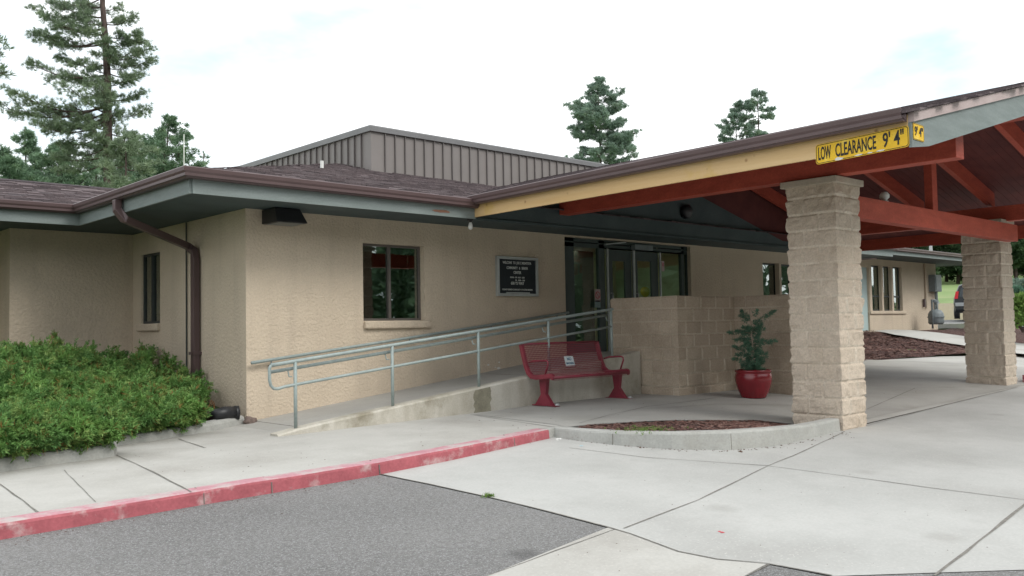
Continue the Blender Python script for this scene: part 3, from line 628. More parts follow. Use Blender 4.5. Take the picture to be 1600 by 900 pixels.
MB().box((XL+.17, ws[0]+.05, 1.5), (XL+.175, ws[1]-.05, 1.93)).build('blind', mat('grey blind', (.30, .32, .30), (.27, .29, .27), .8), bd)
# storefront
YS = YF+.10
sfx = lambda px: onY(px, 430, YS)[0]
sf = MB(); zs0, zs1 = .76, ZS-.03
def sbar(a, b, z0, z1, d=.05): sf.box((a, YS-.02, z0), (b, YS+d, z1))
ztr = onY(950, 389, YS)[2]
sbar(sf0, sfx(896), zs0, zs1); sbar(sfx(1073), sf1, zs0, zs1); sbar(sf0+.01, sf1-.01, ztr, ztr+.07, .055); sbar(sf0+.01, sf1-.01, zs1-.06, zs1-.002, .055)
for a, b in ((935, 944), (1064, 1068)): sbar(sfx(a), sfx(b), zs0, zs1-.01, .052)
sbar(sfx(896), sfx(935), zs0, zs0+.25, .045); sbar(sfx(944), sfx(1064), ztr-.0, ztr+.02, .048)
sfo = sf.build('storefront', FRAMEG, bd)
for a, b in ((896, 935), (1031, 1064), (1068, 1073)): MB().box((sfx(a), YS+.02, zs0+.2 if a == 896 else zs0), (sfx(b), YS+.026, ztr)).build('pane', GLASSC, sfo)
mb = MB()
for a, b in ((896, 935), (944, 987), (987, 1029), (1031, 1064)): mb.box((sfx(a), YS+.024, ztr+.07), (sfx(b)-.02, YS+.03, zs1-.06))
mb.build('pane', mat('dark transom panel', (.02, .022, .024), (.016, .018, .02), .25), sfo)
for (a, b, g0, g1) in ((950, 986.5, 957, 977), (990, 1028, 996, 1018)):
    d = MB(); xa, xb, ga, gb = sfx(a), sfx(b), sfx(g0), sfx(g1); gt = onY((g0+g1)/2, 408, YS)[2]
    d.box((xa, YS-.005, zs0), (ga, YS+.04, ztr-.01)); d.box((gb, YS-.005, zs0), (xb, YS+.04, ztr-.01)); d.box((ga, YS-.005, gt), (gb, YS+.04, ztr-.01)); d.box((ga, YS-.005, zs0), (gb, YS+.04, zs0+.3))
    do = d.build('door', FRAMEG, sfo); MB().box((ga, YS+.015, zs0+.3), (gb, YS+.02, gt)).build('pane', GLASSC, do)
    MB().tube([(xa+.06, YS-.012, 1.5), (xa+.06, YS-.06, 1.5), (xa+.06, YS-.06, 1.9), (xa+.06, YS-.012, 1.9)], .012, 6).build('handle', ALU, do)
for px, wd in ((947.5, .03), (988.5, .045), (1029.5, .03)):
    x = sfx(px); MB().box((x-wd/2, YS-.05, zs0), (x+wd/2, YS-.022, ztr)).build('edge_strip', ALU, sfo)
# door opener housings
q0, q1 = onY(944, 382, YS-.05), onY(976, 379, YS-.05)
mb = MB(); mb.hexa([(q0[0], YS-.09, q0[2]-.01), (q1[0], YS-.09, q1[2]-.01), (q1[0], YS-.03, q1[2]-.01), (q0[0], YS-.03, q0[2]-.01)], [(q0[0], YS-.09, q0[2]+.012), (q1[0], YS-.09, q1[2]+.012), (q1[0], YS-.03, q1[2]+.012), (q0[0], YS-.03, q0[2]+.012)]); mb.build('door_arm', ALU, sfo)
q0, q1 = onY(988, 386, YS-.05), onY(1016, 386, YS-.05); mb = MB(); mb.box((q0[0], YS-.12, q0[2]-.05), (q1[0], YS-.022, q0[2]+.045)); mb.build('door_operator', GRAYM, sfo)
# wall signs on glass
def placard(name, parent, xc, yc, zc, wd, ht, bgm, items, label=None, cat=None):
    n = np.array([0, -1, 0.]); base = MB().box((xc-wd/2, yc-.004, zc-ht/2), (xc+wd/2, yc, zc+ht/2)).build(name, bgm, parent)
    if label: tag(base, label, cat)
    for body, sz, dx, dz, mt, sx in items:
        V, Fc = text_mesh(body, sz, (xc+dx, yc-.006, zc+dz), (1, 0, 0), (0, 0, 1), sx)
        if V: MB().add(V, Fc).build('lettering', mt, base)
    return base
REDI = mat('red print', (.55, .07, .09), (.48, .06, .08), .6)
PINKW = mat('pale sticker', (.55, .42, .42), (.5, .38, .38), .6)
q = onY(932, 462, YS+.0); pk = placard('no_smoking_sticker', None, q[0], YS-.025, q[2], .15, .23, PINKW, [], 'small red and white prohibition sticker on the left glass door panel', 'sticker')
mb = MB(); n = 28
for r0, r1 in ((.05, .065),):
    V = [(q[0]+r*math.cos(t), YS-.0305, q[2]+.01+r*math.sin(t)) for r in (r0, r1) for t in [2*math.pi*k/n for k in range(n)]]
    mb.add(V, [(k, (k+1) % n, n+(k+1) % n, n+k) for k in range(n)])
mb.add([(q[0]-.042, YS-.0308, q[2]+.045), (q[0]-.032, YS-.0308, q[2]+.055), (q[0]+.042, YS-.0308, q[2]-.025), (q[0]+.032, YS-.0308, q[2]-.035)], [(0, 1, 2, 3)]); mb.build('symbol', REDI, pk)
q = onY(932, 475, YS); placard('notice_sticker', None, q[0], YS-.025, q[2], .15, .13, mat('pale green notice', (.28, .38, .38), (.24, .33, .33), .6), [], 'pale green notice below the round prohibition sticker on the glass', 'notice')
q = onY(1031.5, 416, YS); placard('red_notice', None, q[0]+.05, YS-.025, q[2], .09, .20, PINKW, [('X', .1, 0, .03, REDI, 1)], 'narrow red and white notice at the left edge of right hand sidelight', 'notice')
# assumed lamp, added to brighten the lobby
lp = thing('lobby_fill_light', (12.6, 12.0, 2.8), 'flat lobby fill light added behind the entrance glass', 'fill light')
MB().box((12.0, 11.7, 2.80), (13.2, 12.3, 2.86)).build('housing', WHITEP, lp)
la_ = bpy.data.lights.new('lobby_fill_lamp', 'AREA'); la_.shape = 'RECTANGLE'; la_.size = 1.1; la_.size_y = .5; la_.energy = 5; la_.color = (1, .95, .8)
lo_ = bpy.data.objects.new('lobby_fill_lamp', la_); COL.objects.link(lo_); lo_.parent = lp; lo_.location = (0, 0, -.01)
# things inside the entrance
def framed(px0, px1, py0, py1, yy, label):
    a = onY(px0, py0, yy); b = onY(px1, py1, yy); t = MB()
    x0, x1, z1, z0 = a[0], b[0], a[2], b[2]
    t.box((x0, yy-.03, z0), (x1, yy, z0+.04)).box((x0, yy-.03, z1-.04), (x1, yy, z1)).box((x0, yy-.03, z0+.04), (x0+.04, yy, z1-.04)).box((x1-.04, yy-.03, z0+.04), (x1, yy, z1-.04))
    r = thing('picture_frame', ((x0+x1)/2, yy, z0), label, 'picture frame')
    t.build('frame', BLACKP, r); return r, (x0+.04, x1-.04, z0+.04, z1-.04)
r, e = framed(1042, 1057, 431, 455, 12.88, 'black framed picture on the lobby wall behind the right sidelight'); MB().box((e[0], 12.86, e[2]), (e[1], 12.87, e[3])).build('picture', SHIRT, r)
r, e = framed(960, 974, 418, 442, 14.38, 'dark poster on the lobby wall seen through the left door'); MB().box((e[0], 14.36, e[2]), (e[1], 14.37, e[3])).build('picture', mat('dark poster', (.05, .08, .06), (.03, .05, .04), .6, 12), r)
q = onY(1008, 456, 11.3); bal = thing('yellow_balloon', (q[0], 11.3, q[2]), 'round yellow balloon behind the glass of right hand door', 'balloon')
MB().lathe([(.001, -.115), (.03, -.105), (.075, -.06), (.095, 0), (.085, .055), (.05, .09), (.001, .1)], (q[0], 11.3, q[2]), 20).build('balloon_skin', mat('yellow rubber', (.75, .60, .05), (.7, .52, .04), .35), bal, True)
MB().tube([(q[0], 11.3, q[2]-.11), (q[0]+.02, 11.3, q[2]-.3), (q[0], 11.3, .8)], .004, 5).build('string', WHITEP, bal)
# downspout and conduit on the bay side wall
def downspout(parent, pts, rw=.035, mt=BROWNM):
    return MB().tube(pts, rw, 4).build('downspout', mt, parent)
ya = onX(183, 330, EL-.1)[1]; yb = onX(303, 400, XL-.08)[1]
pA = onX(180, 322, EL-.1); pts = [(EL-.1, ya, 3.03), (EL-.1, ya, 2.90), (EL-.03, ya-.06, 2.78), (XL-.12, yb+.12, 2.52), (XL-.07, yb+.02, 2.44), (XL-.065, yb, 2.34), (XL-.065, yb, .62)]
def rectspout(pts, hw=.042, hd=.032):
    mb = MB(); rings = []
    P = [Vector(p) for p in pts]; ref = Vector((1, 0, 0))
    for i, p in enumerate(P):
        d = (P[min(i+1, len(P)-1)]-P[max(i-1, 0)]).normalized(); a = Vector((0, 1, 0)); a = (a-d*a.dot(d)).normalized(); b = d.cross(a)
        rings.append([p+a*hw*sx+b*hd*sy for sx, sy in ((-1, -1), (1, -1), (1, 1), (-1, 1))])
    mb.add([q for r in rings for q in r], [(i*4+k, i*4+(k+1) % 4, (i+1)*4+(k+1) % 4, (i+1)*4+k) for i in range(len(P)-1) for k in range(4)]+[(3, 2, 1, 0), tuple((len(P)-1)*4+k for k in range(4))])
    return mb
rectspout(pts, .055, .045).build('downspout', BROWNM, bd, bevel=.008)
MB().box((XL-.115, yb-.06, .15), (XL-.01, yb+.06, .63)).build('downspout_boot', WHITEP, bd)
mb = MB(); mb.box((XL-.13, yb-.07, 1.0), (XL-.001, yb+.07, 1.04)); mb.build('downspout_strap', BROWNM, bd)
yc = onX(291, 400, XL-.02)[1]; MB().tube([(XL-.02, yc, 2.89), (XL-.02, yc, .3)], .011, 8).build('conduit', DARKM, bd)
# chipped paint marks on the wall
rg = random.Random(12)
for px, py, s in ((763, 570, .03), (780, 566, .025), (779, 575, .04), (774, 574, .02), (797, 568, .012), (661, 411, 0)):
    if not s: continue
    q = onY(px, py, YF-.003); k = 7; pp = [(q[0]+s*math.cos(t)*rg.uniform(.6, 1.2), YF-.004, q[2]+s*.55*math.sin(t)*rg.uniform(.6, 1.2)) for t in [2*math.pi*i/k for i in range(k)]]; MB().add(pp, [tuple(range(k))]).build('paint_chip', WHITEP, bd)
# ------------------------------------------------------------------ entrance canopy
cn = thing('entrance_canopy', (10.5, 5.5, 0), 'gabled drive-up canopy with red timbers on split block columns', 'canopy')
XE, YC, XRD = 8.45, 3.58, 14.1; XE2 = 2*XRD-XE; ZC = 3.19
zc = lambda x: ZC+SL*(min(x, 2*XRD-x)-XE)                              # roof top surface
ti = lambda y: .055*(EF-y)/(EF-YC)                                     # eave rises a touch towards the street
# roof deck (boards) and shingles
Yb = 13.5
sg = [((XE-.05, YC-.075, ZC-.01), (0, 1), (1, 0), SL, [(XE-.05, YC-.075), (XRD, YC-.075), (XRD, 15.6), (XE-.05, EF+.3)]),
      ((XE2+.05, YC-.075, ZC-.01), (0, 1), (-1, 0), SL, [(XE2+.05, YC-.075), (XE2+.05, EF+.3), (XRD, 15.6), (XRD, YC-.075)])]
# eave tilt is applied to the finished roof
def tilt(o, amt=1.0):
    me = o.data; o0 = ORG[o.name]
    for v in me.vertices:
        y = v.co.y+o0[1]
        if y < EF: v.co.z += ti(y)*amt
    return o
ro = shingles(sg, 'roof', cn, seed=6); tilt(ro)
for sgn, xe in ((1, XE), (-1, XE2)):
    mb = MB(); n = int((EF+.2-YC)/.14)
    for i in range(n):                                                 # tongue boards, small grooves between
        y0 = YC+.02+i*.14; y1 = y0+.134
        mb.add([(xe, y0, ZC-.06), (xe, y1, ZC-.06), (XRD, y1, zc(XRD)-.06), (XRD, y0, zc(XRD)-.06), (xe, y0, ZC-.025), (xe, y1, ZC-.025), (XRD, y1, zc(XRD)-.025), (XRD, y0, zc(XRD)-.025)],
               [(0, 3, 2, 1), (4, 5, 6, 7), (0, 1, 5, 4), (1, 2, 6, 5), (2, 3, 7, 6), (3, 0, 4, 7)])
    tilt(mb.build('deck_boards', REDD, cn))
# eave fascia (new pine board), its brown gutter, gable fascia and trim
MB().box((XE-.03, YC, ZS-.0), (XE, EF-.03, 3.16)).build('eave_board', WOOD, cn); tilt(COL.objects[-1])
mb = MB().sweep([(XE-.028, EF-.05, 3.06), (XE-.028, YC, 3.06)], [(o, z) for o, z in GP]); tilt(mb.build('gutter', BROWNM, cn), 1.5)
MB().box((XE2, YC, ZS), (XE2+.03, EF-.03, 3.16)).build('eave_board', RED, cn)
MB().sweep([(XE2+.028, YC, 3.07), (XE2+.028, EF, 3.07)], [(o, z) for o, z in GP]).build('gutter', BROWNM, cn)
def gable(y0, y1, lo, hi, name, mt, flat=True):
    for s in (1, -1):
        X = lambda x: x if s == 1 else 2*XRD-x
        xa, xb = XE-.03, XRD
        t = ti(y0)
        mb = MB(); za, zb = ZC+t, ZC+SL*(XRD-XE)+t
        xk = XE+.55                                                     # the bottom edge is level for a hand's width, then follows the slope
        if flat:
            pl_ = [(xa, za+lo), (XE+.35, za+lo+.055), (xb, zb+lo), (xb, zb+hi), (xa, za+hi)]
        else: pl_ = [(xa, za+lo), (xb, zb+lo), (xb, zb+hi), (xa, za+hi)]
        n = len(pl_); V = [(X(x), y, z) for y in (y0, y1) for x, z in pl_]
        mb.add(V, [tuple(range(n)), tuple(range(n, 2*n))[::-1]]+[(i, n+i, n+(i+1) % n, (i+1) % n) for i in range(n)]); mb.build(name, mt, cn)
gable(YC-.03, YC+.0, -.34, -.105, 'gable_board', TEALF)
gable(YC-.055, YC-.0, -.104, -.012, 'rake_trim', RAKE, False)
# timbers
mb = MB(); mb.box((10.2, 3.83, 3.06), (10.42, EF, 3.34)); mb.build('eave_beam', RED, cn, bevel=.006)
mb = MB(); mb.box((17.6, 3.83, 3.06), (17.82, EF, 3.34)); mb.build('eave_beam', RED, cn, bevel=.006)
mb = MB(); mb.box((XRD-.11, 3.83, 4.15), (XRD+.11, EF, 4.43)); mb.build('ridge_beam', RED, cn, bevel=.006)
YTB = 5.62
for y, zz in ((YTB, 2.655),):
    mb = MB(); mb.box((10.75 if y < 6 else 10.3, y-.09, zz), (17.35 if y < 6 else 17.7, y+.09, zz+.29)); mb.build('tie_beam', RED, cn, bevel=.006)
mb = MB(); mb.box((13.84, YTB-.06, 2.945), (14.02, YTB+.06, 4.16)); mb.build('king_post', RED, cn, bevel=.004)
for y in (4.85, 6.12, 7.4, 8.7, 9.72):
    for s in (1, -1):
        if s == 1 and y > 8: continue
        X = lambda x: x if s == 1 else 2*XRD-x
        b = []; t_ = []
        for x, yy in ((10.3, y-.045), (XRD-.11, y-.045), (XRD-.11, y+.045), (10.3, y+.045)): b.append((X(x), yy, zc(x)-.30)); t_.append((X(x), yy, zc(x)-.062+ti(y)))
        MB().hexa(b, t_).build('rafter', RED, cn)
# gable infill at the building (painted boards)
mb = MB(); zi = lambda x: 3.66-.25*abs(x-XRD+.2)
yi = EF+.02
V = [(XE, yi, 2.86), (XE2, yi, 2.86), (XE2, yi, 2.95), (17.3, yi, 2.95), (XRD-.2, yi, 3.66), (10.9, yi, 2.95), (XE, yi, 2.95)]
mb.add([(XE, yi, 2.87), (XE2, yi, 2.87), (XE2, yi, 3.0), (16.9, yi, 3.0), (13.9, yi, 3.72), (XE+1.0, yi, 3.25), (XE, yi, 3.12)], [(0, 1, 2, 3, 4, 5, 6)]); mb.add([(x, yi+.03, z) for x, y, z in mb.v], [(6, 5, 4, 3, 2, 1, 0)])
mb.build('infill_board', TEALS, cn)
mb = MB(); mb.add([(XE, yi+.035, 2.9), (XE2, yi+.035, 2.9), (XE2, yi+.035, ZC-.07), (XRD, yi+.035, zc(XRD)-.07), (XE, yi+.035, ZC-.07)], [(0, 1, 2, 3, 4)]); mb.build('infill_backing', REDD, cn)
q = onY(1070, 331, yi-.02); lf = MB(); lf.tube([(q[0], yi, q[2]), (q[0], yi-.10, q[2]), (q[0], yi-.13, q[2]-.01)], [.13, .13, .08], 20).build('round_speaker', BLACKP, cn, True)
# columns of split-face block
def vnoise(a, b, seed, sc):
    rg = np.random.RandomState(seed); G = rg.rand(64, 64)
    x = (a*sc) % 63; y = (b*sc) % 63; i = x.astype(int); k = y.astype(int); fx = x-i; fy = y-k; fx = fx*fx*(3-2*fx); fy = fy*fy*(3-2*fy)
    return (G[i, k]*(1-fx)*(1-fy)+G[(i+1) % 64, k]*fx*(1-fy)+G[i, (k+1) % 64]*(1-fx)*fy+G[(i+1) % 64, (k+1) % 64]*fx*fy)
def splitblock(loop, z0, z1, res=.0254, course=.2032, seed=1, amp=.017, blk=.4064, joint=.011, nr=2):
    P = [np.array(p, float) for p in loop]; n = len(P); pts = []; nor = []; ss = []; edges = []; acc = 0
    for i in range(n):
        a, b = P[i], P[(i+1) % n]; d = b-a; Ln = np.hypot(*d); d = d/Ln; nn = np.array([d[1], -d[0]]); k = max(2, int(round(Ln/res)))
        pv = P[i-1]; d0 = a-pv; d0 = d0/np.hypot(*d0); n0 = np.array([d0[1], -d0[0]]); cn_ = nn+n0; cn_ = cn_/max(.5, cn_@nn)
        for q in range(k):
            pts.append(a+d*Ln*q/k); nor.append(cn_ if q == 0 else nn); ss.append((i, Ln*q/k, Ln))
    m = len(pts); rows = int(round((z1-z0)/res)); zs = np.linspace(z0, z1, rows+1)
    PX = np.array(pts); NN = np.array(nor); S = np.array([s[1] for s in ss]); I = np.array([s[0] for s in ss]); LL = np.array([s[2] for s in ss])
    V = np.zeros((rows+1, m, 3)); AT = np.zeros((rows+1, m)); cum = S+I*3.7
    for r, z in enumerate(zs):
        c = int((z-z0+1e-6)//course); fz = (z-z0)-c*course; jz = min(fz, course-fz)
        off = (c % 2)*blk/2; pos = (S+off) % blk; jx = np.minimum(pos, blk-pos); jx = np.where((S < .05) | (S > LL-.05), .2, jx); 
        bid = ((S+off)//blk).astype(int)+I*7+c*31
        bo = np.array([random.Random(int(b)*13+seed).uniform(-.3, .35)*amp for b in bid])
        nz_ = (vnoise(cum+50, np.full(m, z)+bid*.37, seed, 9)-.5)*1.3+(vnoise(cum, np.full(m, z)+bid*.2, seed+1, 24)-.5)*.9
        edge_ = np.minimum(1, np.minimum(jz, jx)/.015)
        disp = (amp*.35+amp*nz_+bo)*edge_-(np.minimum(jz, jx) < joint*.9)*.010
        V[r, :, 0] = PX[:, 0]+NN[:, 0]*disp; V[r, :, 1] = PX[:, 1]+NN[:, 1]*disp; V[r, :, 2] = z
        AT[r] = np.where(np.minimum(jz, jx) < joint*.9, 1.0, [random.Random(int(b)*7+seed).uniform(.2, .6) for b in bid])
    idx = np.arange((rows+1)*m).reshape(rows+1, m); nxt = np.roll(idx, -1, axis=1)
    F = np.stack([idx[:-1].ravel(), nxt[:-1].ravel(), nxt[1:].ravel(), idx[1:].ravel()], 1)
    mb = MB(); mb.np_add(V.reshape(-1, 3), F); mb.f.append(tuple(int(i) for i in idx[-1])); mb.m.append(0); mb.at = AT[:-1].ravel().tolist()+[.4]; return mb
def rect(x0, y0, x1, y1): return [(x0, y0), (x1, y0), (x1, y1), (x0, y1)]
def column(x0, y0, w, d, zb, zt, seed):
    o = splitblock(rect(x0, y0, x0+w, y0+d), zb, zt-.075, seed=seed); o = o.build('column', BLOCK, cn, True, attr=o.at)
    for p in o.data.polygons: p.use_smooth = False
    MB().box((x0-.05, y0-.05, zt-.075), (x0+w+.06, y0+d+.06, zt+.004)).build('cap', CAPM, o, bevel=.008)
column(10.19, 5.24, .60, .64, -.035, 3.045, 3)
cx2 = 17.4; q = onX(1572, 603, cx2); qc = onX(1566, 341, cx2-.05)
column(cx2, float(q[1]), .56, .66, float(zD(cx2, q[1]))-.06, 3.085, 9)
column(10.19, 14.0-5, .01, .01, 0, .2, 4) if False else None
# clearance signs
def vec(p): return np.array([float(c) for c in p])
XS = XE-.035
A, B = onX(1274, 227, XS), onX(1419.5, 195.5, XS); A2, B2 = onX(1276, 255, XS), onX(1421, 231.5, XS)
sg_ = thing('clearance_sign', ((A+B2)/2), 'long yellow height warning sign with black lettering on the canopy eave board', 'sign')
right = vec(B)-vec(A); Ls = np.linalg.norm(right); right /= Ls; up = np.array([0, 0, 1.]); nrm = np.array([-1., 0, 0]); hh = (A[2]-A2[2]+B[2]-B2[2])/2
C0 = (A+B+A2+B2)/4
def rrect(w, h, r, n=5):
    pts = []
    for cx_, cy_, a0 in ((w/2-r, h/2-r, 0), (-w/2+r, h/2-r, 90), (-w/2+r, -h/2+r, 180), (w/2-r, -h/2+r, 270)):
        for k in range(n+1):
            t = R_(a0+90*k/n); pts.append((cx_+r*math.cos(t), cy_+r*math.sin(t)))
    return pts
def plate(C, r, u, n, w, h, rad, th, mt, parent, name, ring=None):
    pp = rrect(w, h, rad); k = len(pp); V = [C+r*x+u*y+n*d for d in (0, th) for x, y in pp]
    MB().add(V, [tuple(range(k)), tuple(range(k, 2*k))]+[(i, (i+1) % k, k+(i+1) % k, k+i) for i in range(k)]).build(name, mt, parent)
    if ring:
        a, b = rrect(w-ring[0], h-ring[0], rad*.9), rrect(w-ring[1], h-ring[1], rad*.8)
        V = [C+r*x+u*y+n*(th+.001) for x, y in a+b]; MB().add(V, [(i, (i+1) % k, k+(i+1) % k, k+i) for i in range(k)]).build('border', INK, parent)
plate(C0, right, up, nrm, Ls, hh, .03, .003, YEL, sg_, 'sign_face', (.012, .024))
for body, x0_, x1_, sz in (('LOW', .030, .175, .172), ('CLEARANCE', .225, .665, .172), ("9' 4\"", .735, .95, .182)):
    V, Fc = text_mesh(body, sz*hh/.19, C0+right*((x0_+x1_)/2-.5)*Ls-up*.003+nrm*.005, right, up, bold=.003, fitw=(x1_-x0_)*Ls)
    letters(V, Fc, INK, sg_, right, .045)
# torn white spots along the lower edge of the sign
rg = random.Random(2)
for f_, w_, h_ in ((-.24, .045, .02), (-.03, .05, .006), (.1, .03, .005), (.21, .05, .007)):
    k = 7; c = C0+right*f_*Ls-up*(hh/2-.015)+nrm*.0045; MB().add([c+right*w_*math.cos(t)*rg.uniform(.6, 1.2)+up*h_*math.sin(t)*rg.uniform(.6, 1.2) for t in [2*math.pi*i/k for i in range(k)]], [tuple(range(k))]).build('torn_spot', WHITEP, sg_)
yg = YC-.034
a = onY(1435, 207, yg); s2 = thing('small_clearance_sign', a, 'small square yellow height plate on the grey green gable board', 'sign')
r2 = np.array([1, 0, .0]); plate(vec(a), r2, up, np.array([0, -1., 0]), .235, .155, .015, .003, YEL, s2, 'sign_face', (.008, .016))
V, Fc = text_mesh("9' 4\"", .12, vec(a)+np.array([0, -.005, 0]), r2, up, .85, bold=.002); letters(V, Fc, INK, s2, r2, .022)
# bulb on tie beam, eave floodlight bulb
q = onY(1382, 308, YTB); bl = thing('bulb_light', (q[0], YTB, 2.94), 'small white bulb lamp sitting on the red tie beam', 'lamp')
MB().lathe([(.001, .0), (.05, .0), (.05, .02), (.03, .03), (.065, .07), (.065, .11), (.04, .145), (.001, .15)], (q[0], YTB, 2.945), 16).build('globe', WHITEP, bl, True)
q = onY(735, 347, EF+.12); bl = thing('eave_bulb', (q[0], EF+.12, ZS), 'small white bare bulb fixture hanging under the eave corner', 'lamp')
MB().lathe([(.001, 0), (.05, 0), (.05, -.03), (.02, -.035), (.02, -.06), (.001, -.06)], (q[0], EF+.12, ZS), 12).build('holder', BLACKP, bl, True)
MB().lathe([(.018, -.055), (.028, -.08), (.036, -.12), (.03, -.155), (.001, -.165)], (q[0], EF+.12, ZS), 12).build('bulb', WHITEP, bl, True)
# ------------------------------------------------------------------ low block wall by the entrance
YA = 8.47
bwl = splitblock([(11.35, YA), (12.9, YA), (12.9, 7.42), (13.13, 7.42), (13.13, YA+.22), (11.58, YA+.22), (11.58, 9.82), (11.35, 9.82)], .12, 1.745, res=.0254, seed=21, amp=.007, joint=.006); bwl = bwl.build('low_block_wall', BLOCKD, None, attr=bwl.at)
tag(bwl, 'chest high stepped wall of tan concrete block beside the entrance doors', 'block wall')
# ------------------------------------------------------------------ letter board
lx0, lx1 = onY(773.3, 400, YF)[0], onY(837, 400, YF)[0]; lz1, lz0 = 2.455, 1.81
lb = thing('letter_board', ((lx0+lx1)/2, YF, lz0), 'framed black notice board with white letters on the stucco wall', 'notice board')
mb = MB(); fw = .045
mb.box((lx0, YF-.06, lz0), (lx1, YF-.001, lz0+fw)).box((lx0, YF-.06, lz1-fw), (lx1, YF-.001, lz1)).box((lx0, YF-.06, lz0+fw), (lx0+fw, YF-.001, lz1-fw)).box((lx1-fw, YF-.06, lz0+fw), (lx1, YF-.001, lz1-fw)); mb.build('frame', ALU, lb, bevel=.004)
MB().box((lx0+fw, YF-.03, lz0+fw), (lx1-fw, YF-.002, lz1-fw)).build('letter_panel', BOARD, lb)
MB().box((lx0+.2, YF-.05, lz0+fw), (lx1-.2, YF-.031, lz0+fw+.02)).build('bottom_rail', ALU, lb)
xc = (lx0+lx1)/2; Hh = lz1-lz0; yy_ = YF-.031
for body, sz, fz, sx, dx in (('WELCOME  TO  JOE C MONTOYA', .058, .845, .72, 0), ('COMMUNITY   &   SENIOR', .058, .715, .70, -.0), ('CENTER', .062, .60, .75, .0), ('MON - FRI  8:00 - 5:00', .034, .475, 1, 0), ('SA   8:00 - 1:00', .034, .405, 1, .06), ('600 YS WAY', .068, .325, .80, 0), ('COUNTY SENIOR COMMUNITY OF ACTIVE SENIORS', .034, .165, .85, 0)):
    V, Fc = text_mesh(body, sz, (xc+dx, yy_, lz0+Hh*fz), (1, 0, 0), (0, 0, 1), sx, bold=.0012); letters(V, Fc, LETW, lb, (1, 0, 0), sz*.22)
# wall pack light near the corner
q0, q1 = onY(411, 322, YF-.25), onY(470, 350, YF-.25)
lx, rx = onY(411, 340, YF)[0]-.02, onY(411, 340, YF)[0]+.42; zt, zb_ = ZS-.01, 2.70
wl = thing('wall_light', ((lx+rx)/2, YF, zb_), 'dark wedge shaped light box under the eave near the wall corner', 'light fixture')
mb = MB(); mb.hexa([(lx, YF-.42, zb_), (rx, YF-.42, zb_), (rx, YF-.001, zb_), (lx, YF-.001, zb_)], [(lx, YF-.36, zt-.0), (rx-.08, YF-.36, zt), (rx-.08, YF-.001, zt), (lx, YF-.001, zt)]); mb.build('housing', BLACKP, wl, bevel=.008)
MB().box((lx+.04, YF-.39, zb_-.006), (rx-.04, YF-.06, zb_-.001)).build('lens', mat('grey lens', (.16, .17, .17), (.14, .15, .15), .3), wl)
# ------------------------------------------------------------------ bench
BX0, BX1, BY = 8.98, 10.86, 8.96
zg = float(zW(9.9, 8.9))
q = onY(852, 632, BY); q2 = onY(966, 616, BY); BX0, BX1 = float(onY(866, 605, 8.68)[0])-.03, float(onY(985, 600, 8.68)[0])
bn = thing('park_bench', ((BX0+BX1)/2, BY, zg), 'maroon perforated metal bench in front of the ramp wall', 'bench')
# seat/back profile (y toward wall, z), y grows to the back
prof = [(-.27, .36), (-.285, .385), (-.285, .415), (-.265, .44), (-.23, .45), (-.1, .435), (.05, .42), (.14, .43), (.19, .47), (.235, .56), (.28, .70), (.33, .86)]
def strip(x0, x1, pr, name, mt, th=.0):
    V = []; UV = []; L_ = 0; acc = [0]
    for i in range(1, len(pr)): L_ += math.hypot(pr[i][0]-pr[i-1][0], pr[i][1]-pr[i-1][1]); acc.append(L_)
    V = [(x, BY+y, zg+z) for y, z in pr for x in (x0, x1)]; F = [(2*i, 2*i+1, 2*i+3, 2*i+2) for i in range(len(pr)-1)]
    o = MB().add(V, F).build(name, mt, bn, True); uv = o.data.uv_layers.new(name='UVMap')
    for p in o.data.polygons:
        for li in p.loop_indices:
            vi = o.data.loops[li].vertex_index; uv.data[li].uv = ((x0 if vi % 2 == 0 else x1), acc[vi//2])
    return o
seat_i = 8
strip(BX0+.03, BX1-.03, prof[:9], 'seat', PERF); strip(BX0+.03, BX1-.03, prof[8:], 'backrest', PERF)
mb = MB(); n = 10
mb.tube([(BX0+.03, BY-.27, zg+.40), (BX1-.03, BY-.27, zg+.40)], .022, 8); mb.build('front_edge', BENCH, bn, True)
mb = MB(); mb.tube([(BX0+.03, BY+.33, zg+.86), (BX1-.03, BY+.33, zg+.86)], .014, 8); mb.build('top_edge', BENCH, bn, True)
for x in (BX0, BX1-.05):
    mb = MB()
    inn = prof; P2 = []
    for i, (y, z) in enumerate(inn):
        a = inn[max(i-1, 0)]; b = inn[min(i+1, len(inn)-1)]; d = np.array([b[0]-a[0], b[1]-a[1]]); d /= np.hypot(*d); P2.append((y+d[1]*.055+0, z-d[0]*.055))
    k = len(inn); loop = [(y, z+.006) for y, z in inn]+P2[::-1]; kk = len(loop)
    V = [(xx, BY+y, zg+z) for xx in (x, x+.045) for y, z in loop]
    F = []
    for i in range(k-1):
        a, b, c, d = i, i+1, kk-2-i, kk-1-i; F += [(a, b, c, d), (kk+d, kk+c, kk+b, kk+a)]
    F += [(i, kk+i, kk+(i+1) % kk, (i+1) % kk) for i in range(kk)]
    mb.add(V, F).build('end_frame', BENCH, bn)
for x in (BX0+.02, BX1-.03):
    MB().tube([(x, BY+.20, zg+.60), (x, BY+.1, zg+.625), (x, BY-.14, zg+.635), (x, BY-.175, zg+.62), (x, BY-.18, zg+.58), (x, BY-.12, zg+.44)], .013, 8).build('armrest', BENCH, bn, True)
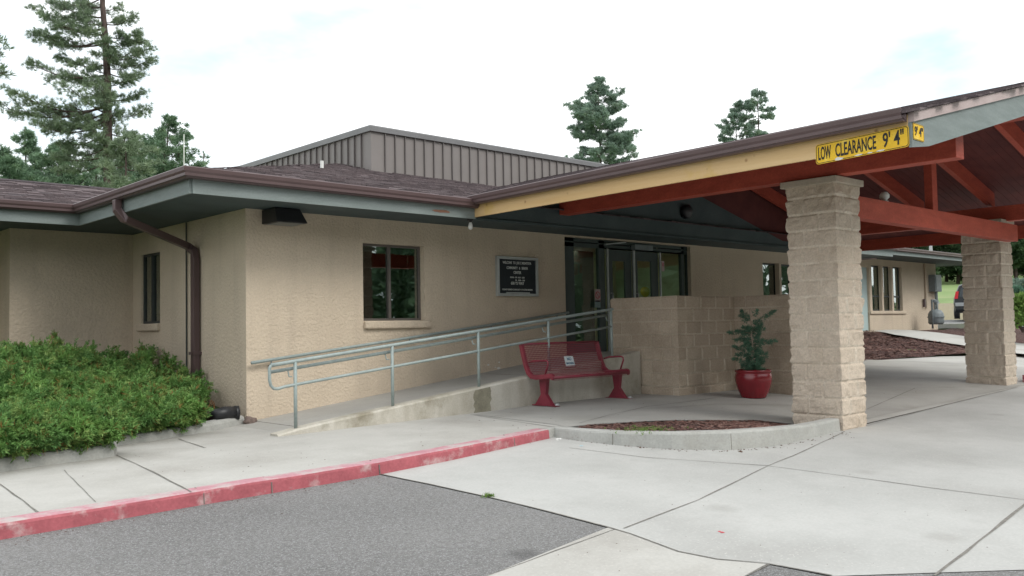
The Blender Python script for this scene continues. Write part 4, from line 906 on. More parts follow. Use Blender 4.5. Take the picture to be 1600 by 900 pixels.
for x in (q[0], q2[0]):
    mb = MB(); mb.hexa([(x-.03, BY-.16, zg+.012), (x+.03, BY-.16, zg+.012), (x+.03, BY+.17, zg+.012), (x-.03, BY+.17, zg+.012)], [(x-.03, BY-.035, zg+.16), (x+.03, BY-.035, zg+.16), (x+.03, BY+.055, zg+.16), (x-.03, BY+.055, zg+.16)])
    mb.hexa([(x-.03, BY-.035, zg+.16), (x+.03, BY-.035, zg+.16), (x+.03, BY+.055, zg+.16), (x-.03, BY+.055, zg+.16)], [(x-.03, BY-.07, zg+.39), (x+.03, BY-.07, zg+.39), (x+.03, BY+.09, zg+.38), (x-.03, BY+.09, zg+.38)]); lg = mb.build('leg', BENCH, bn)
    MB().box((x-.045, BY-.24, zg), (x+.045, BY+.22, zg+.012)).build('foot_plate', BENCH, lg)
    MB().lathe([(.001, .03), (.02, .028), (.035, .012), (.035, .0)], (x+.02, BY-.215, zg+.012), 10).build('bolt', ALU, lg)
# small sign on bench back
qs = onY(889, 565, BY+.25); dz = np.array([0, .30, .95]); dz /= np.linalg.norm(dz)
bs = thing('bench_sign', qs, 'small white plate with blue lettering fixed to the maroon bench back', 'sign'); nb = np.cross(np.array([1., 0, 0]), dz)
plate(vec(qs)+nb*.01, np.array([1., 0, 0]), dz, nb, .19, .155, .008, .004, mat('white plate', (.62, .68, .70), (.58, .64, .66), .5), bs, 'plate')
BLUEI = mat('blue print', (.05, .14, .22), (.04, .12, .2), .6)
for b_, s_, o_ in (('NO', .065, .035), ('SMOKING', .04, -.03)):
    V, Fc = text_mesh(b_, s_, vec(qs)+nb*.016+dz*o_, np.array([1., 0, 0]), dz, .9, bold=.001); MB().add(V, Fc).build('lettering', BLUEI, bs)
# ------------------------------------------------------------------ foliage generators
def blades(rs, base, dirv, n, ln, wd, spread):
    """numpy triangles: n blades from every base point around its direction"""
    m_ = len(base); B = np.repeat(base, n, 0); Dv = np.repeat(dirv, n, 0)+rs.randn(m_*n, 3)*spread
    Dv /= np.linalg.norm(Dv, axis=1, keepdims=True)+1e-9
    sd = np.cross(Dv, rs.randn(m_*n, 3)); sd /= np.linalg.norm(sd, axis=1, keepdims=True)+1e-9
    L = ln*(.65+.7*rs.rand(m_*n, 1)); W = wd*(.7+.6*rs.rand(m_*n, 1))
    mid = B+Dv*L*.45; V = np.stack([B, mid+sd*W/2, B+Dv*L, mid-sd*W/2], 1).reshape(-1, 3)
    F = np.arange(len(V)).reshape(-1, 4); return V, F
def fast_mesh(name, V, F, mt, parent, origin):
    me = bpy.data.meshes.new(name); me.vertices.add(len(V)); me.vertices.foreach_set('co', (V-np.array(origin)).astype(np.float32).ravel())
    k = F.shape[1]; me.loops.add(F.size); me.loops.foreach_set('vertex_index', F.astype(np.int32).ravel()); me.polygons.add(len(F))
    me.polygons.foreach_set('loop_start', np.arange(0, F.size, k, dtype=np.int32)); me.update(calc_edges=True); me.materials.append(mt)
    o = bpy.data.objects.new(name, me); COL.objects.link(o)
    if parent: o.parent = parent
    ORG[o.name] = tuple(origin); return o
LAT = _R0.copy(); DEP = np.array([_F[0], _F[1], 0])/math.hypot(_F[0], _F[1])
def pine(px, depth, ztop, zcrown, rad, seed, label, group, limbs=None, tr=.3, nl=46, tufts=3, bl=11, ln=.30, wd=.045, needle=NEEDLE, lean=0.0, shape='round', zb=0.0, name='pine_tree', tsp=.34, asym=0.0, trunkm=BARK):
    rs = np.random.RandomState(seed); rg = random.Random(seed)
    x, y = far(px, depth); zb = float(zT(x, y))-.1 if zb == 0 else zb
    r = thing(name, (x, y, zb), label, 'tree', group)
    H = ztop-zb; tm = MB(); pts = []; rr = []
    wob = [rg.uniform(-.12, .12) for _ in range(9)]
    axis = lambda z: np.array([x, y, 0])+LAT*((z-zb)/H*lean+np.interp((z-zb)/H, np.linspace(0, 1, 9), wob))+np.array([0, 0, z])
    for i in range(13):
        z = zb+H*i/12; pts.append(axis(z)); rr.append(max(.03, tr*(1-.88*(i/12)**1.1)))
    tm.tube(pts, rr, 9); T, Dr = [], []
    L_ = []
    if limbs: L_ += limbs
    for i in range(nl):
        f = (i+rg.random())/nl; z = zcrown+(ztop-zcrown)*f*.985
        if shape == 'round': rl_ = rad*(.55+.45*math.sin(math.pi*min(1, f*.9+.18)))*(1 if f < .72 else max(.2, 1-(f-.72)/.34))
        else: rl_ = rad*max(.12, (1-f)**.8)
        az = rg.uniform(0, 2*math.pi); rl_ *= rg.uniform(.55, 1.12)*(1+asym*(-math.cos(az)))
        L_.append((z, az, rl_, rg.uniform(-.2, .5) if f > .35 else rg.uniform(-.4, .3)))
    for (z, az, ll, ris) in L_:
        p0 = axis(z); d = LAT*math.cos(az)+DEP*math.sin(az); n = 6; q = []
        cv = rg.uniform(-.12, .12)
        side = np.cross(d, [0, 0, 1])
        for k in range(n+1):
            t = k/n; q.append(p0+d*ll*t+side*ll*cv*math.sin(t*3)+np.array([0, 0, ll*(ris*t-.10*math.sin(math.pi*t)+.10*t*t)]))
        r0 = max(.02, tr*.07+ll*.010); tm.tube(q, [r0*(1-.8*k/n) for k in range(n+1)], 5, False)
        nt = max(4, int(ll/.20))
        for k in range(nt):
            t = .2+.8*((k+rg.random())/nt)**.9; i0 = min(n-1, int(t*n)); b = q[i0]+(q[i0+1]-q[i0])*(t*n-i0)
            s = rg.choice((-1, 1)); tl = ll*rg.uniform(.12, .30)*(1.25-t*.6)+.15
            td = d*rg.uniform(.3, 1)+side*s*rg.uniform(.3, 1)+np.array([0, 0, rg.uniform(-.15, .55)]); td = td/np.linalg.norm(td); e = b+td*tl
            tm.tube([b, b+td*tl*.5+np.array([0, 0, .03]), e], [r0*.3, r0*.22, .008], 3, False)
            for j_ in range(tufts):
                T.append(b+td*tl*rg.uniform(.35, 1.1)+rs.randn(3)*np.array([.13, .13, .08])); Dr.append(td*.7+np.array([0, 0, .35]))
    T.append(axis(ztop)); Dr.append(np.array([0, 0, 1.]))
    tk = tm.build('trunk', trunkm, r, True)
    V, F = blades(rs, np.array(T), np.array(Dr), bl, ln, wd, tsp*1.6)
    fast_mesh('crown', V, F, needle, r, (x, y, zb)); return r
PI = math.pi
zpx = lambda py, dp, px=170: 1.287+dp*ray(px, py)[2]
# the tall pine behind the left wing
d1 = 45
lim = [(zpx(38, d1), PI, 3.3, .18), (zpx(55, d1), PI-.3, 3.8, .05), (zpx(62, d1), PI+.4, 3.0, -.05), (zpx(20, d1), PI, 2.6, .3), (zpx(95, d1), PI, 2.2, .05), (zpx(112, d1), PI+.3, 3.4, -.02),
       (zpx(120, d1), PI-.5, 2.8, .1), (zpx(160, d1), PI, 5.0, -.12), (zpx(163, d1), PI+.2, 4.3, .04), (zpx(170, d1), PI-.35, 3.7, .02), (zpx(178, d1), PI, 2.9, -.3), (zpx(190, d1), PI+.5, 3.0, -.25),
       (zpx(205, d1), PI-.3, 2.5, -.25), (zpx(50, d1), .1, 1.6, .0), (zpx(30, d1), -.2, 1.5, .1), (zpx(90, d1), .2, 2.0, -.02), (zpx(85, d1), .1, 1.9, .12), (zpx(120, d1), -.3, 1.7, -.1), (zpx(150, d1), .1, 1.6, .1), (zpx(175, d1), .1, 1.9, .05), (zpx(235, d1), 0, 2.0, -.1), (zpx(240, d1), PI, 2.6, -.1), (zpx(225, d1), PI-.3, 2.2, -.2)]
for k_ in range(16): lim.append((zpx(20+k_*15, d1), -PI/2+((k_*37) % 17-8)*.09, 1.1+.05*(k_ % 5), .15))
t1 = pine(171, d1, 24, zpx(262, d1), 2.2, 5, 'tallest pine with a bare trunk and long left limbs behind the left roof', 'pines behind the building', lim, .36, 40, 10, 20, .20, .020, NEEDLE, -.35, asym=.3)
G1 = 'pines behind the building'
pine(262, 60, zpx(180, 60), 3, 4.4, 11, 'broad bushy pine rising just left of the roof peak and thin pole', G1, None, .2, 84, 7, 16, .26, .036, NEEDLED)
pine(196, 42, zpx(208, 42), 1.5, 2.3, 31, 'light green young pine overlapping the foot of the tall bare trunk', G1, None, .14, 60, 6, 16, .24, .034, NEEDLE)
pine(62, 57, zpx(238, 57), 1.5, 3.4, 32, 'bushy green pine low between the two dark pines left of the trunk', G1, None, .2, 70, 7, 16, .28, .040, NEEDLED)
pine(8, 50, zpx(245, 50), 1.5, 3.4, 33, 'lowest green pine just above the wing roof at the left photo edge', G1, None, .2, 70, 7, 16, .28, .040, NEEDLED)
pine(318, 75, zpx(240, 75), 3, 1.1, 12, 'small pine tip showing right behind the roof edge near the corner', G1, None, .12, 26, 3, 10, .3, .05, NEEDLED, shape='cone')
pine(92, 55, zpx(218, 55), 2, 3.6, 13, 'round dark pine directly left of the tall trunk', G1, None, .2, 96, 7, 16, .28, .040, NEEDLED)
pine(38, 62, zpx(196, 62), 2, 3.8, 14, 'pointed pine second from the left photo edge above the wing roof', G1, None, .2, 90, 7, 16, .28, .040, NEEDLED, shape='cone')
pine(-8, 58, zpx(218, 58), 2, 3.6, 15, 'dark pine cut by the left photo edge above the wing roof', G1, None, .2, 84, 7, 16, .28, .040, NEEDLED)
pine(150, 66, zpx(222, 66), 2, 3.6, 16, 'pine half hidden behind the trunk of the tallest pine', G1, None, .2, 84, 7, 16, .28, .040, NEEDLED)
pine(210, 64, zpx(228, 64), 2, 3.6, 17, 'low green pine between tall trunk and the broad bushy pine', G1, None, .2, 84, 7, 16, .28, .040, NEEDLED)
pine(-52, 40, zpx(40, 40), zpx(110, 40), 1.6, 18, 'pine outside the left edge showing only a branch tip', G1, None, .25, 22, 3, 12, .3, .045, NEEDLE)
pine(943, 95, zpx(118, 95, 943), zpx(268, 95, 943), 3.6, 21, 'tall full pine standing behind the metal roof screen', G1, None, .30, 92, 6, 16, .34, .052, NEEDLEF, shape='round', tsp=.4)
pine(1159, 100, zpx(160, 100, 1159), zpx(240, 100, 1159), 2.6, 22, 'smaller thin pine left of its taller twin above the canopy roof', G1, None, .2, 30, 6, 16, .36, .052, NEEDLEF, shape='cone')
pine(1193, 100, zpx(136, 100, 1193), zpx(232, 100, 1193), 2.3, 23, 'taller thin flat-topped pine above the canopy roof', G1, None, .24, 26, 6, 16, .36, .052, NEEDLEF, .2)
# far wood beyond the meadow: single trees, then the hazy belt
G2 = 'trees along the far edge of the meadow'
rg = random.Random(77)
for i, px in enumerate([1338, 1362, 1384, 1402, 1425, 1446, 1463, 1482, 1500, 1522, 1548, 1572, 1590, 1612, 1640]):
    dp = rg.uniform(118, 135); x, y = far(px, dp); zt_ = float(zT(x, y))+rg.uniform(11, 16)
    pine(px, dp, zt_, float(zT(x, y))+1.2, rg.uniform(3.2, 4.4), 100+i, 'full green tree in the row beyond the meadow, seen below the canopy beams', G2, None, .25, 44, 4, 9, .7, .26, WOODS, shape='round' if i % 2 else 'cone', name='meadow_edge_tree')
def wood(name, spots, label, ht, seed, mt=WOODS):
    rs = np.random.RandomState(seed); Vs = []; Fs = []; b = 0; tm = MB()
    for (x, y) in spots:
        z0 = float(zT(x, y)); h = ht*rs.uniform(.75, 1.2); n = 420
        f = rs.rand(n)**.8; rad_ = (1-f)*h*.26+.4; a = rs.rand(n)*2*PI; rr_ = np.sqrt(rs.rand(n))*rad_
        base = np.stack([x+rr_*np.cos(a), y+rr_*np.sin(a), z0+h*(.08+.92*f)], 1); dv = np.stack([np.cos(a), np.sin(a), np.full(n, .1)], 1)
        V, F = blades(rs, base, dv, 3, h*.085, h*.035, .5); Vs.append(V); Fs.append(F+b); b += len(V)
    return tag(fast_mesh(name, np.concatenate(Vs), np.concatenate(Fs), mt, None, (0, 0, 0)), label, 'woodland', kind='stuff')
rs = np.random.RandomState(5)
sp = [far(px, dp) for px, dp in zip(rs.uniform(1250, 1750, 60), rs.uniform(140, 200, 60))]
wood('far_wood', sp, 'dark wood filling the rise beyond the meadow', 17, 1)
sp = [(rs.uniform(-45, 40), rs.uniform(-42, -26)) for _ in range(80)]+[(rs.uniform(34, 60), rs.uniform(-30, -6)) for _ in range(18)]
wood('woodland_across_parking', sp, 'trees across the parking area mirrored in the windows', 12.5, 2, NEEDLED)
# ------------------------------------------------------------------ juniper bed
rs = np.random.RandomState(9)
bp = np.array(bedpoly)
def inpoly(x, y, poly):
    c = np.zeros(len(x), bool); n = len(poly)
    for i in range(n):
        x1, y1 = poly[i]; x2, y2 = poly[(i+1) % n]
        k = ((y1 > y) != (y2 > y)) & (x < (x2-x1)*(y-y1)/(y2-y1+1e-12)+x1); c ^= k
    return c
def segdist(x, y, path):
    d = np.full(len(x), 1e9)
    for i in range(len(path)-1):
        a = np.array(path[i]); b = np.array(path[i+1]); ab = b-a; t = np.clip(((x-a[0])*ab[0]+(y-a[1])*ab[1])/(ab@ab), 0, 1)
        d = np.minimum(d, np.hypot(x-a[0]-t*ab[0], y-a[1]-t*ab[1]))
    return d
def jh(x, y):                                                          # height of the juniper cushion
    front = np.minimum(segdist(x, y, bk1[:-1]), segdist(x, y, bk2)); e = np.clip(front/.55, 0, 1); e = e*(2-e)
    side = np.clip((5.36-x)/1.1, 0, 1)**.5
    n = vnoise(x+20, y+20, 3, 1.3)*.24+vnoise(x+20, y+20, 4, 3.2)*.30
    bk_ = np.clip((y-11.3+(5.36-x)*.62)/3.0, 0, 1)
    return .13+e*(.06+.47*bk_+n*(.13+.60*bk_))
M = 34000; x = rs.uniform(-3.2, 5.34, M*2); y = rs.uniform(6.5, 13.9, M*2); k = inpoly(x, y, bedpoly); x, y = x[k][:M], y[k][:M]
k = rs.rand(len(x)) < np.clip((x+1.2)/2.5+.25, .25, 1); x, y = x[k], y[k]
ex_, ey_ = [], []
for path_ in (bk1, bk2[1:]):
    for i in range(len(path_)-1):
        a = np.array(path_[i]); b = np.array(path_[i+1]); n_ = int(np.hypot(*(b-a))*2600); t = rs.rand(n_); ex_.append(a[0]+(b[0]-a[0])*t+.0*t); ey_.append(a[1]+(b[1]-a[1])*t+.06+rs.rand(n_)**1.3*.32)
ex_, ey_ = np.concatenate(ex_), np.concatenate(ey_); kk_ = (ex_ < W_(300, 676)[0]) & ((vnoise(ex_+9, ey_+9, 8, 2.6) > .22) | (ex_ < 3.2)) & (ex_ > -1); x = np.concatenate([x, ex_[kk_]]); y = np.concatenate([y, ey_[kk_]])
h = jh(x, y); lay = rs.rand(len(x))**.35; z = zB(x, y)+h*(.30+.70*lay)
e = .12; gx = -(jh(x+e, y)-jh(x-e, y))/(2*e); gy = -(jh(x, y+e)-jh(x, y-e))/(2*e)
dirs = np.stack([gx*1.1+rs.randn(len(x))*.5, gy*1.1-.35+rs.randn(len(x))*.5, np.full(len(x), .62)], 1); dirs /= np.linalg.norm(dirs, axis=1, keepdims=True)
# sprays are gathered into feathery plumes that share a direction
Vs, Fs, off = [], [], 0
base = np.stack([x, y, z], 1); Ls_ = .07+.07*rs.rand(len(x), 1)
fr_ = np.minimum(segdist(x, y, bk1), segdist(x, y, bk2)) < .22; dirs[fr_] += np.array([.15, -.9, -.25]); dirs /= np.linalg.norm(dirs, axis=1, keepdims=True)
kc_ = (np.hypot(x-5.3, y-10.75) > .78) & (x < 5.24); x, y, base, dirs, Ls_ = x[kc_], y[kc_], base[kc_], dirs[kc_], Ls_[kc_]
npl = int(len(x)/15); pi_ = rs.permutation(len(x))[:npl]; own = rs.randint(0, npl, len(x)); pc, pd = base[pi_], dirs[pi_]
u_ = rs.rand(len(x), 1); ln_ = (.14+.16*rs.rand(npl, 1))[own]*np.clip(.45+.35*np.hypot(x-5.3, y-10.7), .45, 1)[:, None][pi_][own]
base = pc[own]+pd[own]*ln_*u_+rs.randn(len(x), 3)*.040*(1.2-.85*u_)+np.array([0, 0, .03])*u_; dirs = pd[own]+rs.randn(len(x), 3)*.42; dirs /= np.linalg.norm(dirs, axis=1, keepdims=True)
for s in range(5):
    t = s/5; pos = base+dirs*Ls_*t+np.array([0, 0, -.05])*t*t*0+rs.randn(len(x), 3)*.006
    V, F = blades(rs, pos, dirs, 5, .060*(1-.45*t), .0105, .5); Vs.append(V); Fs.append(F+off); off += len(V)
V = np.concatenate(Vs); F = np.concatenate(Fs)
jo = fast_mesh('juniper_bed', V, F, JUNI, None, (0, 0, 0)); tag(jo, 'dense spreading green juniper filling the kerbed bed beside the bay', 'juniper', kind='stuff')
pick = (vnoise(x+40, y+40, 12, 3.0) > .74) & (rs.rand(len(x)) < .5)
V, F = blades(rs, base[pick]+dirs[pick]*.03, dirs[pick], 9, .09, .007, .6)
do_ = fast_mesh('dead_tips', V, F, mat('rusty juniper tips', (.27, .15, .045), (.16, .10, .035), .9, 8), jo, (0, 0, 0)); do_['kind'] = 'stuff'
# twiggy heart under the sprays, inner shade put into its dark colour
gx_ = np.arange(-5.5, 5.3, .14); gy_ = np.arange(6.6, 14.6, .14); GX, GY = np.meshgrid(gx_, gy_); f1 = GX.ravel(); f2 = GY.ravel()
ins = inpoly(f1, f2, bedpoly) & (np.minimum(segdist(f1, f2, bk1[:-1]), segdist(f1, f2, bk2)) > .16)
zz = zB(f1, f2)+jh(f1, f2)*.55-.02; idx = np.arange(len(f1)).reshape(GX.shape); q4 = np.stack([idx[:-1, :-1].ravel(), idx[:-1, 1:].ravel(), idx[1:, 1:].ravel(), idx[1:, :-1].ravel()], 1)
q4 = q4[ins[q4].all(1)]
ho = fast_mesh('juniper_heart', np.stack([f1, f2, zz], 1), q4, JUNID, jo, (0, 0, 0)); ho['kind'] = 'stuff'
# dead twigs at the right end of the bed
mb = MB(); rg = random.Random(31)
for _ in range(60):
    p = W_(rg.uniform(300, 345), rg.uniform(652, 664)); z0 = float(zB(*p))+rg.uniform(0, .1); mb.tube([(p[0], p[1]+.1, z0), (p[0]+rg.uniform(-.08, .08), p[1]+.1+rg.uniform(-.05, .05), z0+rg.uniform(.04, .14))], .004, 4)
tag(mb.build('dry_twigs', mat('dry brown twig', (.32, .16, .06), (.2, .1, .05), .9, 20)), 'dry brown twigs at the right end of the juniper bed', 'twigs', kind='stuff')
# black drain pipe end and rock by the corner
p = W_(352, 652); zt_ = float(zB(*p))
dp_ = thing('black_drain_box', (p[0], p[1]+.1, zt_), 'black plastic drain pipe end lying behind the kerb by the wall corner', 'drain pipe')
a = onZ(334, 650, zt_+.07); b = onZ(369, 646, zt_+.07)
MB().tube([(a[0], a[1], zt_+.075), ((a[0]+b[0])/2, (a[1]+b[1])/2, zt_+.09), (b[0], b[1], zt_+.08)], [.075, .085, .08], 12).build('pipe', BLACKP, dp_, True)
MB().tube([(b[0]-.03, b[1]+.0, zt_+.08), (b[0]+.03, b[1]-.02, zt_+.08)], .088, 12).build('collar', BLACKP, dp_, True)
def rock(px, py, s, seed, label):
    p = W_(px, py); rg = random.Random(seed); bm = bmesh.new(); bmesh.ops.create_icosphere(bm, subdivisions=2, radius=s)
    for v in bm.verts: v.co *= rg.uniform(.75, 1.15); v.co.z = v.co.z*.8+s*.45; v.co.x += p[0]; v.co.y += p[1]; v.co.z += float(zW(*p))
    me = bpy.data.meshes.new('rock'); bm.to_mesh(me); bm.free(); me.materials.append(ROCK); o = bpy.data.objects.new('rock', me); COL.objects.link(o); tag(o, label, 'rock')
rock(391, 663, .085, 3, 'brown rock wedged between the kerb end and the wall corner')
# ------------------------------------------------------------------ potted shrub
pp = onZ(1178, 620, .175); px_, py_ = float(pp[0]), float(pp[1]); pz = float(zW(px_, py_))
pot = thing('plant_pot', (px_, py_, pz), 'round glossy red glazed planter pot on the covered walk', 'pot')
MB().lathe([(.001, .0), (.17, .0), (.185, .015), (.235, .12), (.272, .24), (.278, .31), (.268, .365), (.258, .385), (.272, .395), (.276, .415), (.268, .43), (.245, .43), (.235, .40), (.235, .36)], (px_, py_, pz), 40).build('bowl', POTM, pot, True)
MB().lathe([(.001, .375), (.12, .38), (.236, .365)], (px_, py_, pz), 24).build('soil', SOIL, pot, True)
sh = thing('potted_conifer', (px_, py_, pz+.37), 'sparse blue green young conifer growing in the red pot', 'shrub')
rg = random.Random(14); rs = np.random.RandomState(14); tm = MB(); zb_ = pz+.37
tm.tube([(px_+.02, py_, zb_), (px_+.015, py_, zb_+.3), (px_-.02, py_, zb_+.72), (px_-.05, py_, zb_+.98)], [.014, .012, .009, .004], 7); T = []; Dr = []
def br(z, az, ll, rise, dens=1.0):
    p0 = np.array([px_, py_, zb_+z*1.24]); d = LAT*math.cos(az)+DEP*math.sin(az); e = p0+d*ll+np.array([0, 0, ll*rise]); tm.tube([p0, (p0+e)/2+np.array([0, 0, .01]), e], [.006, .004, .002], 4)
    for k in range(int(ll*95*dens)):
        t = rg.uniform(.15, 1.05); T.append(p0+(e-p0)*t+rs.randn(3)*.022*(1.3-t)); Dr.append((e-p0)/ll*.8+np.array([0, 0, .3]))
for i in range(30): br(rg.uniform(.02, .30), rg.uniform(0, 2*PI), rg.uniform(.14, .27), rg.uniform(-.1, .5))
for i in range(17): br(rg.uniform(.32, .58), rg.uniform(0, 2*PI), rg.uniform(.10, .22), rg.uniform(.0, .6))
for z, az, ll, ri in ((.50, PI, .34, .02), (.60, .1, .36, .55), (.36, .0, .34, .1), (.62, PI, .16, 1.3), (.7, .2, .10, .8), (.64, PI-.4, .2, .5), (.40, PI, .26, .1)): br(z, az, ll, ri, 1.3)
tm.build('trunk', BARKG, sh, True)
V, F = blades(rs, np.array(T), np.array(Dr), 14, .05, .0065, .65); fast_mesh('foliage', V, F, POTF, sh, (px_, py_, zb_))
# ------------------------------------------------------------------ far wing with its windows, door, meter
fw_ = thing('far_wing', (28, 14.3, .9), 'tan stucco wing with narrow windows beyond the canopy columns', 'building')
YX, YE2, ZF = 14.3, 12.95, 3.46
wx = lambda px: float(onY(px, 450, YX)[0])
ww = (wx(1361.5), wx(1409.5), 1.66, 3.24); dr = (wx(1335), wx(1357.5), .95, 3.15)
mb = MB(); wall(mb, 'x', YX, 21.5, wx(1463), .6, ZF+.02, [ww, dr], .2); mb.box((wx(1463)-.2, YX+.201, .6), (wx(1463), 22, ZF+.02)); mb.build('wall', STUCCO, fw_)
mb = MB(); mb.box((22, 17, .7), (36, 17.1, 3.4)); mb.build('interior_wall', SHIRT, fw_)
fo = window(fw_, 'x', YX, *ww, [ww[0]+(ww[1]-ww[0])*.345, ww[0]+(ww[1]-ww[0])*.67], DARKM, sill=(-.2, .2), fw=.05)
mb = MB()
for f in (.345, .67): s = ww[0]+(ww[1]-ww[0])*f; mb.box((s-.09, YX-.02, ww[2]), (s+.05, YX+.09, ww[3]))
mb.box((ww[0]-.17, YX-.02, ww[2]), (ww[0]-.001, YX+.09, ww[3])); mb.build('mullion', STUCCO, fo)
mb = MB(); mb.box((ww[0]+.02, YX+.08, 2.14), (ww[1]-.02, YX+.1, 2.2)); mb.build('transom_bar', DARKM, fo)
d = MB(); d.box((dr[0], YX+.06, dr[2]), (dr[1], YX+.1, dr[2]+.55)); d.box((dr[1]-.45, YX+.06, dr[2]+.55), (dr[1], YX+.1, dr[3])); d.box((dr[0], YX+.06, dr[2]+.55), (dr[0]+.2, YX+.1, dr[3])); d.box((dr[0]+.2, YX+.06, dr[3]-.2), (dr[1]-.45, YX+.1, dr[3]))
do = d.build('door', mat('pale door paint', (.42, .52, .52), (.38, .48, .48), .5), fw_); MB().box((dr[0]+.2, YX+.075, dr[2]+.55), (dr[1]-.45, YX+.08, dr[3]-.2)).build('pane', GLASS, do)
xe0, xe1 = 21.9, 37.2
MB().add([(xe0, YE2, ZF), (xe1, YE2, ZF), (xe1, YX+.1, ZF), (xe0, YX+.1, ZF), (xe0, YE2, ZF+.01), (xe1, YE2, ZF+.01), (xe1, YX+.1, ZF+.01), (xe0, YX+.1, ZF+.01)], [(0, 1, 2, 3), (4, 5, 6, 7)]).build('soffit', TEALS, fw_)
MB().box((wx(1463), YX+.1, ZF), (xe1, 22, ZF+.01)).build('soffit', TEALS, fw_)
MB().sweep([(xe0, YE2, 0), (xe1, YE2, 0), (xe1, 22, 0)], [(0, ZF-.02), (.04, ZF-.02), (.04, ZF+.17), (0, ZF+.17)]).build('fascia', TEALF, fw_)
MB().sweep([(xe0, YE2, ZF+.10), (xe1, YE2, ZF+.10), (xe1, 22, ZF+.1)], [(o, z) for o, z in GP]).build('gutter', BROWNM, fw_)
mb = MB(); zz_ = ZF+.19; a = [(xe0, YE2-.08, zz_), (xe1+.08, YE2-.08, zz_), (xe1-4, YE2+4, zz_+.72), (xe0, YE2+4, zz_+.72)]
mb.add(a, [(0, 1, 2, 3)]); mb.add([(xe1+.08, YE2-.08, zz_), (xe1+.08, 22, zz_), (xe1-4, 22, zz_+.72), (xe1-4, YE2+4, zz_+.72)], [(0, 1, 2, 3)]); mb.build('roof', SHING, fw_, attr=[.4, .4])
q = onY(1374, 375, 15.5); 
q = onY(1454, 380, 15.8); MB().tube([(q[0], 15.8, q[2]-.6), (q[0], 15.8, q[2]+.25)], [.09, .05], 8).build('roof_vent', ALU, fw_)
q = onY(1379, 398, YE2-.1); rectspout([(q[0], YE2-.11, ZF+.1), (q[0], YE2-.11, ZF-.02), (q[0]-.1, YE2+.1, ZF-.14), (q[0]-2.2, YX-.1, ZF-.35)], .05, .04).build('downspout', BROWNM, fw_)
for px in (1444.5,): x = wx(px); MB().tube([(x, YX-.05, ZF-.02), (x, YX-.05, 1.75)], .035, 6).build('conduit', STUCCO, fw_)
MB().tube([(wx(1441), YX-.06, 1.8), (wx(1441), YX-.06, 2.1)], .05, 6).build('valve', BROWNM, fw_)
# electrical box + gas meter
x0, x1 = wx(1451), wx(1463.5)
eb = thing('electrical_cabinet', (x0, YX-.3, 2.2), 'grey electrical cabinet on the corner of the far wing', 'cabinet')
za, zb2 = float(onY(1458, 430, YX)[2]), float(onY(1458, 456, YX)[2])
MB().box((x0, YX-.25, zb2), (x1-.15, YX-.002, za)).build('case', GRAYM, eb, bevel=.01); MB().tube([((x0+x1)/2, YX-.12, zb2), ((x0+x1)/2, YX-.12, zb2-1.0)], .06, 8).build('conduit', GRAYM, eb)
MB().box((x0+.05, YX-.27, zb2+.06), (x1-.2, YX-.252, za-.06)).build('door', GRAYM, eb)
q = onY(1463, 509, 13.6); qx = float(q[0]); gz = float(q[2])
gm = thing('gas_meter', (qx, 13.6, gz), 'grey rounded gas meter with pipework at the far wing corner', 'gas meter')
MB().lathe([(.001, .0), (.22, .0), (.27, .06), (.27, .38), (.2, .5), (.08, .55), (.001, .56)], (qx, 13.6, gz+.05), 18).build('body', GRAYM, gm, True)
MB().lathe([(.272, .0), (.3, .0), (.3, .04), (.272, .04)], (qx, 13.6, gz+.30), 18).build('flange', GRAYM, gm)
MB().tube([(qx-.32, 13.6, gz-.1), (qx-.32, 13.6, gz+.95), (qx-.05, 13.6, gz+.95), (qx-.05, 13.6, gz+.55)], .035, 8).build('pipe', GRAYM, gm, True)
MB().tube([(qx+.12, 13.6, gz+.5), (qx+.12, 13.6, gz+.8), (qx+.3, 13.6, gz+.85)], .035, 8).build('pipe', GRAYM, gm, True)
MB().lathe([(.001, .0), (.13, .0), (.13, .08), (.001, .1)], (qx-.05, 13.6, gz+.85), 12).build('regulator', GRAYM, gm)
# mulch beds and path over there
zM2 = lambda x, y: zT(x, y)+.03
fr = [onG(1338, 565, zW), onG(1400, 561, zW), onG(1470, 557, zW), onG(1520, 556, zW)]
struct(sheet('mulch_bed', [(fr[0][0]-1.5, fr[0][1]+.8)]+fr+[(36, 7.6), (44, 9), (44, 14.25), (21.6, 14.25)], lambda x, y: zT(x, y)+.02+.06*math.sin(x*1.7)*math.sin(y*1.3), MULCH, .5, jitter=.03))
pa = [onG(1362, 521, zM2), onG(1398, 527, zM2), onG(1440, 534, zM2), onG(1513, 545, zM2), onG(1600, 558, zM2), onG(1640, 565, zM2), onG(1640, 547, zM2), onG(1600, 541, zM2), onG(1513, 530, zM2), onG(1430, 520, zM2), onG(1385, 519, zM2)]
struct(sheet('far_path', pa, lambda x, y: zT(x, y)+.11, CONC, .5))
# far wall, road and kerb by the meadow
pz0 = far(1440, 52); pz1 = far(1700, 60)
rw = MB().sweep([(pz0[0]-2, pz0[1]+2, 1.35), (pz1[0]+10, pz1[1]-6, 1.35)], [(0, -.5), (.25, -.5), (.25, .95), (0, .95)]).build('retaining_wall', mat('tan wall render', (.42, .37, .28), (.38, .33, .25), .9), None); tag(rw, 'low tan retaining wall at the bottom of the meadow', 'wall')
la = far(1462, 42); lb2 = far(1530, 40); 
struct(sheet('far_lot', [far(1440, 38), far(1560, 37), far(1700, 40), far(1700, 56), far(1560, 54), far(1440, 50)], lambda x, y: zT(x, y)+.06, ASPH, 2))
z_ = float(zT(*far(1490, 37)))
struct(kerb('far_kerb', [far(1462, 38.5), far(1560, 36)], lambda x, y: z_, lambda x, y: z_+.25, .3, [CONCK, CONCK]))
